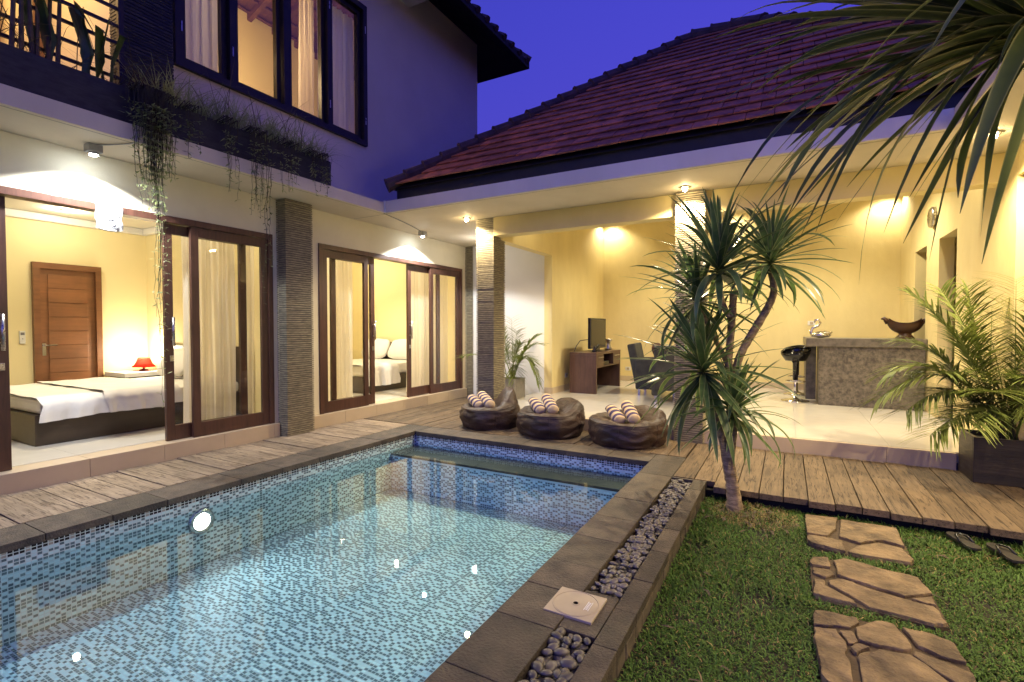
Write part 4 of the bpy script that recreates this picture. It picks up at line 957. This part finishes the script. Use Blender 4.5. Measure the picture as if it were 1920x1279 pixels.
def limb(pts, rs, n=12):
    P = [Vector(p) for p in pts]; out, ro = [], []
    for i in range(len(P)-1):
        for k in range(5):
            t = k/5; a, b2, c2, d = P[max(i-1,0)], P[i], P[i+1], P[min(i+2,len(P)-1)]
            out.append(.5*((2*b2) + (c2-a)*t + (2*a-5*b2+4*c2-d)*t*t + (3*b2-a-3*c2+d)*t**3)); ro.append(.84*lerp(rs[i], rs[i+1], t)*(1 + .07*math.sin(k*2.5+i) + U(-.03,.03)))
    out.append(P[-1]); ro.append(rs[-1]); tr.tube(out, ro, n)
limb([(-.335,Y,LZ-.06),(-.345,Y,.0),(-.365,Y,.13),(-.39,Y,.27),(-.40,Y,.33)], [.085,.062,.056,.055,.045])
limb([(-.385,Y,.22),(-.42,Y-.01,.38),(-.455,Y-.02,.53),(-.52,Y-.04,.74),(-.565,Y-.05,.9)], [.05,.035,.031,.028,.024])
limb([(-.385,Y,.22),(-.36,Y-.03,.4),(-.35,Y-.04,.52),(-.352,Y-.05,.6)], [.045,.034,.034,.03])
limb([(-.385,Y+.02,.24),(-.385,Y+.06,.6),(-.40,Y+.08,1.0),(-.385,Y+.08,1.3),(-.368,Y+.08,1.6)], [.04,.033,.033,.034,.032])
limb([(-.39,Y+.07,.7),(-.36,Y+.1,.95),(-.305,Y+.12,1.13),(-.235,Y+.12,1.27),(-.13,Y+.12,1.47),(-.09,Y+.12,1.6),(-.118,Y+.12,1.76)], [.03,.032,.036,.036,.034,.03,.025])
limb([(-.385,Y+.08,1.38),(-.43,Y+.06,1.46),(-.47,Y+.05,1.6),(-.475,Y+.05,1.72)], [.028,.026,.026,.022])
limb([(-.40,Y+.08,1.0),(-.5,Y+.15,1.2),(-.6,Y+.18,1.4),(-.64,Y+.18,1.5)], [.026,.024,.022,.02])
tr.build('trunk', M['bark'], dt, smooth=True)
head(dt, (-.57,Y-.05,.92), 100, .5, .8, -60, 80, (0,-.1)); head(dt, (-.352,Y-.05,.62), 75, .36, .6, -35, 85, (0,.1)); head(dt, (-.478,Y+.05,1.73), 95, .48, .74, -20, 88); head(dt, (-.118,Y+.12,1.78), 85, .42, .68, -30, 88, (0,.05)); head(dt, (-.64,Y+.18,1.5), 70, .46, .72, -40, 80, (0,-.2))
# foreground dracaena reaching in from the right
ft = thing('near_dracaena', (.72, 1.95, LZ), 'long drooping dracaena leaves hanging in from the upper right', 'tree')
FC = Vector((.60,1.84,2.06))
MB().tube([(.86,2.0,LZ-.05),(.84,1.98,.8),(.80,1.95,1.6),(.66,1.87,2.0),(.60,1.84,2.07)], [.06,.05,.045,.04,.035], 12).build('trunk', M['bark'], ft, smooth=True)
cr = thing('leaf_crown', FC, parent=ft)
TIPS = [(-0.183,1.284,2.041),(-0.162,1.378,1.883),(-0.109,1.739,2.185),(-0.128,1.59,1.744),(-0.089,1.33,1.657),(-0.037,1.554,1.729),(0.015,1.607,1.639),(0.032,1.431,1.555),(0.176,1.837,1.473),(0.184,1.489,1.563),(0.305,1.719,1.693),(0.308,1.789,1.587),(0.351,1.761,1.515),(0.486,1.926,1.519),(-0.204,1.649,2.151),(0.098,1.938,2.071),(0.092,1.554,2.164),(0.216,1.836,2.348),(0.311,1.899,1.769),(-0.119,1.424,1.575),(0.337,1.511,1.601),(0.171,1.981,1.794),(0.455,1.745,1.582)]
for k in range(26):
    a = U(0, 6.28); e = U(-.5, 1.35); L = U(.5, .75)
    TIPS.append(tuple(FC + Vector((math.cos(a)*math.cos(e), math.sin(a)*math.cos(e), math.sin(e)))*L))
for k in range(44):
    TIPS.append((U(-.2,.4), U(1.3,2.0), U(1.6,2.4)))
for tp in TIPS:
    T = Vector(tp); d = T - FC; rise = .10 + .14*U(0,1) + max(0, -d.z)*.22
    mid = FC + d*U(.35,.6) + Vector((U(-.1,.1),U(-.1,.1),rise*U(.6,1.3))); pts = []
    hk = Vector((U(-.02,.02), U(-.02,.02), -.05*U(0,1)))
    for i in range(15):
        t = i/14; pts.append((FC*(1-t)**2 + mid*2*t*(1-t) + T*t*t) + (hk*((t-.75)/.25)**2 if t > .75 else Vector()))
    inst('leaf', strap_mesh('leaf', pts, U(.012,.025), 'fleaf', U(-.9,.9), .4), cr, Matrix.Identity(4))

# ------------------------------------------------------------------ palms
def frond(base, tip, rise, nleaf, ll, parent, w=.010, m='pleaf'):
    A0, T = Vector(base), Vector(tip); mid = A0.lerp(T, .45) + Vector((0,0,rise)); pts = []
    for i in range(17):
        t = i/16; pts.append(A0*(1-t)**2 + mid*2*t*(1-t) + T*t*t)
    b = MB().tube(pts, [lerp(.007,.0015,i/16) for i in range(17)], 5)
    for i in range(nleaf):
        t = .3 + .7*i/(nleaf-1); k = min(15, int(t*16)); p = pts[k].lerp(pts[k+1], t*16-k) if k < 16 else pts[-1]
        tg = (pts[min(k+1,16)] - pts[k]).normalized(); s = tg.cross(Vector((0,0,1))); s = s.normalized() if s.length > .05 else Vector((1,0,0)); n = s.cross(tg)
        l = ll*(.45 + .75*math.sin(min(1,(t-.22)*1.15)*math.pi*.85))*U(.85,1.1)
        for sd in (-1, 1):
            d = (s*sd*U(.75,.95) + tg*U(.55,.85) + n*U(.05,.35)).normalized(); q = [p]; dd2 = d.copy()
            for j in range(4): dd2 = (dd2 + Vector((0,0,-.13))).normalized(); q.append(q[-1] + dd2*l/4)
            v, f, e = strap(q, w, 0, .3); b.add(v, f)
    b.build('frond', M[m], parent, smooth=True, fix=False)
rp = thing('potted_palm', (1.65, 5.76, .35), 'lush areca palm with arching fronds in the dark square planter', 'palm')
for tp, rs in (((.736,5.5,.671),.75),((.983,5.7,1.615),.35),((1.175,5.6,1.635),.25),((1.387,5.75,1.637),.1),((1.62,5.5,1.7),.15),((1.85,5.6,1.6),.2),((.812,5.6,.897),.6),((.927,5.45,.587),.55),((1.085,5.4,.40),.4),((1.162,5.4,.929),.35),((1.511,5.6,1.198),.1),((1.72,5.45,.9),.3),((.92,5.7,1.188),.45),((1.3,5.3,.55),.35),((1.45,5.3,.8),.3),((1.9,5.4,1.2),.3),((1.75,5.35,.65),.35),((1.3,5.62,1.25),.15),((2.1,5.7,1.3),.3),((1.6,5.95,1.5),.2),((1.1,5.85,.9),.5),((1.35,5.5,.62),.3),((1.55,5.35,.6),.25),((1.2,5.55,.75),.3),((2.0,5.9,.9),.4)):
    frond((1.63+U(-.08,.08),5.76+U(-.07,.07),.36), tp, rs, 42, .30, rp, .0072)
for k in range(7):
    x, y = 1.63+U(-.1,.1), 5.76+U(-.08,.08); MB().tube([(x,y,.3),(x+U(-.04,.04),y+U(-.03,.03),.6),(x+U(-.08,.08),y+U(-.05,.05),.85)], [.014,.011,.006], 7).build('cane', M['vstem'], rp)
pp = thing('square_planter', (1.67, 5.76, 0), 'dark square timber planter standing at the end of the step', 'planter')
b = MB()
for bx in ((1.4,5.555,0,2.0,5.585,.385),(1.4,5.94,0,2.0,5.968,.385),(1.4,5.585,0,1.43,5.94,.385),(1.97,5.585,0,2.0,5.94,.385)): b.box(*bx)
b.build('planter_wall', M['darkpot'], pp, bev=.004); BX('soil', M['soil'], pp, 1.43, 5.585, .02, 1.97, 5.94, .34)
bp = thing('potted_palm', (-4.0, 7.2, .45), 'feathery palm in grey pot before the white corridor wall', 'palm')
for tp, rs in (((-4.05,7.3,1.46),.1),((-3.6,7.4,1.18),.3),((-3.55,7.3,.42),.75),((-3.85,7.1,.5),.45),((-5.0,7.2,.8),.4),((-3.52,7.3,1.05),.35),((-3.95,7.3,1.25),.2),((-4.3,7.1,1.2),.3),((-3.7,7.0,.85),.35),((-4.5,7.3,.95),.4),((-4.1,6.9,.9),.3),((-3.75,7.5,.75),.4),((-3.9,7.35,1.05),.25),((-4.2,7.2,1.3),.2)):
    frond((-4.0+U(-.05,.05),7.2+U(-.05,.05),.45), tp, rs, 24, .24, bp, .009)
gp = thing('concrete_pot', (-4.0, 7.2, 0), 'grey concrete pot behind the left pavilion column', 'pot')
b = MB()
for bx in ((-4.17,7.03,0,-3.83,7.06,.48),(-4.17,7.34,0,-3.83,7.37,.48),(-4.17,7.06,0,-4.14,7.34,.48),(-3.86,7.06,0,-3.83,7.34,.48)): b.box(*bx)
b.build('pot_wall', M['concrete_pot'], gp, bev=.003); BX('soil', M['soil'], gp, -4.14, 7.06, .02, -3.86, 7.34, .44)

# ------------------------------------------------------------------ hanging vines and planter growth
def vine(c, n, zlen, spread, label, leaves=1.0, x=-4.72):
    t = thing('hanging_vine', (x, c, 3.3), label, 'vine', 'vines trailing from the balcony planter')
    st, lf = MB(), MB()
    for i in range(n):
        y = c + random.gauss(0, spread); L = zlen[0] + (zlen[1]-zlen[0])*random.random()**1.6; p = Vector((-4.87, y, 3.30)); pts = [p.copy()]
        p = Vector((x + U(-.02,.05), y + U(-.03,.03), 3.33)); pts.append(p.copy()); z = 3.33; dy = 0
        while z > 3.33 - L:
            z -= .055; dy += random.gauss(0, .006); pts.append(Vector((p.x + .012*math.sin(z*9+i), y + dy + (c-y)*.35*min(1, (3.33-z)/1.2), z)))
        st.tube(pts, [lerp(.0032,.0012,k/(len(pts)-1)) for k in range(len(pts))], 4, False)
        for q in pts[4:]:
            for _ in range(2 if random.random() < .75*leaves else 0):
                a = U(0, 6.28); d = Vector((math.cos(a), math.sin(a), U(-.9,.4))).normalized(); l = U(.022,.062); s = d.cross(Vector((0,0,1))).normalized()*U(.005,.010)
                lf.add([q, q + d*l*.5 + s, q + d*l, q + d*l*.5 - s], [(0,1,2,3)])
    st.build('vine_stems', M['vstem'], t, fix=False, kind='stuff'); lf.build('vine_leaves', M['vleaf'], t, fix=False, kind='stuff')
vine(2.24, 120, (.25,1.05), .075, 'bushy pale vine hanging down over the left bedroom opening', 1.3)
vine(2.27, 7, (1.6,2.75), .03, 'single long thin vine trailing almost to the bed height', 1.1)
vine(2.9, 16, (.2,.85), .04, 'short wispy vine midway along the planter'); vine(3.2, 20, (.2,.9), .06, 'wispy vine hanging left of the middle column'); vine(3.3, 3, (1.2,1.75), .03, 'thin vine with reddish tip hanging before the middle column')
vine(3.55, 22, (.15,.55), .08, 'short fringe of vine above the middle column'); vine(3.95, 26, (.15,.5), .1, 'dense vine fringe near the planter end', 1); vine(2.55, 14, (.15,.5), .05, 'dark short vine beside the bushy vine')
def tuft_field(name, y0, y1, n, h0, h1, label, mt):
    b = MB()
    for i in range(n):
        y = U(y0, y1); p = Vector((U(-5.15,-4.84), y, 3.26)); out = U(-.3,1.0); d = Vector((out*.7, U(-.6,.6), 1.0)).normalized(); L = U(h0, h1); pts = [p]
        for k in range(6): d = (d + Vector((.05*out, 0, -.26*U(.3,1.3)))).normalized(); pts.append(pts[-1] + d*L/6)
        v, f, e = strap(pts, U(.0016,.0035), 0, .2); b.add(v, f)
    return b.build(name, M[mt], kind='stuff', fix=False, label=label, cat='plants')
tuft_field('planter_grass', 2.3, 4.2, 1500, .12, .5, 'wild trailing grass spilling from the balcony planter', 'vleaf')
tuft_field('planter_stalks', .6, 4.15, 160, .3, .75, 'dry bent stalks standing in the balcony planter', 'dry')
bl = thing('balcony_plant', (-4.95, 1.8, 3.27), 'broad leaved plant among the balcony bars', 'plant')
for k in range(9):
    y = U(1.38,2.05); pts = [Vector((-4.93,y,3.28)), Vector((-4.93+U(-.03,.03),y+U(-.03,.03),3.5)), Vector((-4.9,y+U(-.08,.08),3.68+U(0,.2))), Vector((-4.86,y+U(-.12,.12),3.6+U(0,.2)))]
    inst('leaf', strap_mesh('leaf', pts, U(.03,.05), 'balc', U(-1,1), .2), bl, Matrix.Identity(4))

# ------------------------------------------------------------------ sandals
def sandal(c, rz, label):
    t = thing('flip_flop', (*c, LZ+.03), label, 'sandal', 'pair of flip flops on the grass'); Mx = Matrix.Translation((*c, LZ+.03)) @ Matrix.Rotation(rz, 4, 'Z')
    half = [(0,-.13),(.03,-.125),(.038,-.09),(.034,-.03),(.042,.04),(.047,.085),(.035,.12),(.012,.135)]
    poly = half + [(-x, y) for x, y in half[::-1] if x > 0]
    b = MB().prism(poly, 0, .018); b.v = [tuple(Mx @ Vector(p)) for p in b.v]; b.build('sole', M['sandal'], t, bev=.003)
    b = MB().tube([(0,.085,.016),(.005,.06,.035),(.028,.02,.04),(.038,-.035,.016)], .007, 6).tube([(0,.085,.016),(-.005,.06,.035),(-.028,.02,.04),(-.038,-.035,.016)], .007, 6)
    b.v = [tuple(Mx @ Vector(p)) for p in b.v]; b.build('strap', M['black'], t, smooth=True)
sandal((1.02,4.2), rad(15), 'dark flip flop in the grass, left of the pair'); sandal((1.19,4.1), rad(12), 'dark flip flop in the grass, right of the pair')

# ------------------------------------------------------------------ grass
nb = 160000
X = rng.uniform(-.575, 1.95, nb); Yv = 1.2 + (4.62-1.2)*rng.random(nb)**1.0
keep = np.ones(nb, bool)
cr_ = .028*rng.random(nb)**2
for bx in SLABBOX: keep &= ~((X > bx[0]+cr_) & (X < bx[2]-cr_) & (Yv > bx[1]+cr_) & (Yv < bx[3]-cr_))
keep &= rng.random(nb) < np.array([.8 + .9*noise.noise(Vector((x*3.7, y*3.7, 8))) for x, y in zip(X, Yv)])
keep &= ~((Yv > 4.40) & (X > -.4)) | (rng.random(nb) < .12)
thin = np.hypot(X+.335, Yv-4.2) < .14; keep &= ~(thin & (rng.random(nb) < .6))
X, Yv = X[keep], Yv[keep]; nb = len(X)
az = rng.uniform(0, 2*np.pi, nb); L = rng.uniform(.018, .042, nb); W = rng.uniform(.0016, .0034, nb); el = rng.uniform(.25, 1.3, nb)
L *= np.where(rng.random(nb) < .04, 1.8, 1)
patch = np.array([noise.noise(Vector((x*2.2, y*2.2, 1.5))) for x, y in zip(X, Yv)])
L *= 1 + .6*patch
d = np.stack([np.cos(az)*np.cos(el), np.sin(az)*np.cos(el), np.sin(el)], 1); s = np.stack([-np.sin(az), np.cos(az), np.zeros(nb)], 1)
p0 = np.stack([X, Yv, np.full(nb, LZ-.008)], 1); p1 = p0 + d*(L*.6)[:, None]; d2 = d.copy(); d2[:, 2] -= .75; d2 /= np.linalg.norm(d2, axis=1)[:, None]; p2 = p1 + d2*(L*.5)[:, None]
w = s*W[:, None]
V = np.stack([p0-w*.7, p0+w*.7, p1+w, p1-w, p2], 1).reshape(-1, 3); i5 = np.arange(nb)*5
F = np.concatenate([np.stack([i5, i5+1, i5+2], 1), np.stack([i5, i5+2, i5+3], 1), np.stack([i5+3, i5+2, i5+4], 1)])
base = np.array((.065,.135,.02)) * rng.uniform(.55, 1.45, (nb, 1)); dry = rng.random(nb) < (.07 + .1*np.clip(patch, 0, 1) + .5*(np.hypot(X+.2, Yv-4.15) < .3))
base[dry] = np.array((.26,.2,.08)) * rng.uniform(.5, 1.2, (dry.sum(), 1))
lit = MB()
for k in range(70):
    a = U(0, 6.28); r = random.random()**.7*.42; x, y = -.3 + r*math.cos(a), 4.02 + r*.75*math.sin(a)
    if k > 48: x, y = U(-.5,1.9), U(1.8,4.3)
    if x < -.56: continue
    b = U(0, 6.28); q = [Vector((x, y, LZ+.018)), Vector((x+.03*math.cos(b), y+.03*math.sin(b), LZ+.026)), Vector((x+.065*math.cos(b+.3), y+.065*math.sin(b+.3), LZ+.02))]
    v_, f_, e_ = strap(q, U(.004,.011), U(-1,1), .3); lit.add(v_, f_)
lit.build('leaf_litter', M['dry'], fix=False, kind='stuff', label='dry fallen leaves scattered on the lawn')
inst('grass', big_mesh('grass', V, F, M['grass'], np.tile(base, (3, 1))), None, Matrix.Identity(4), label='short dense green lawn grass around the stepping slabs', kind='stuff')
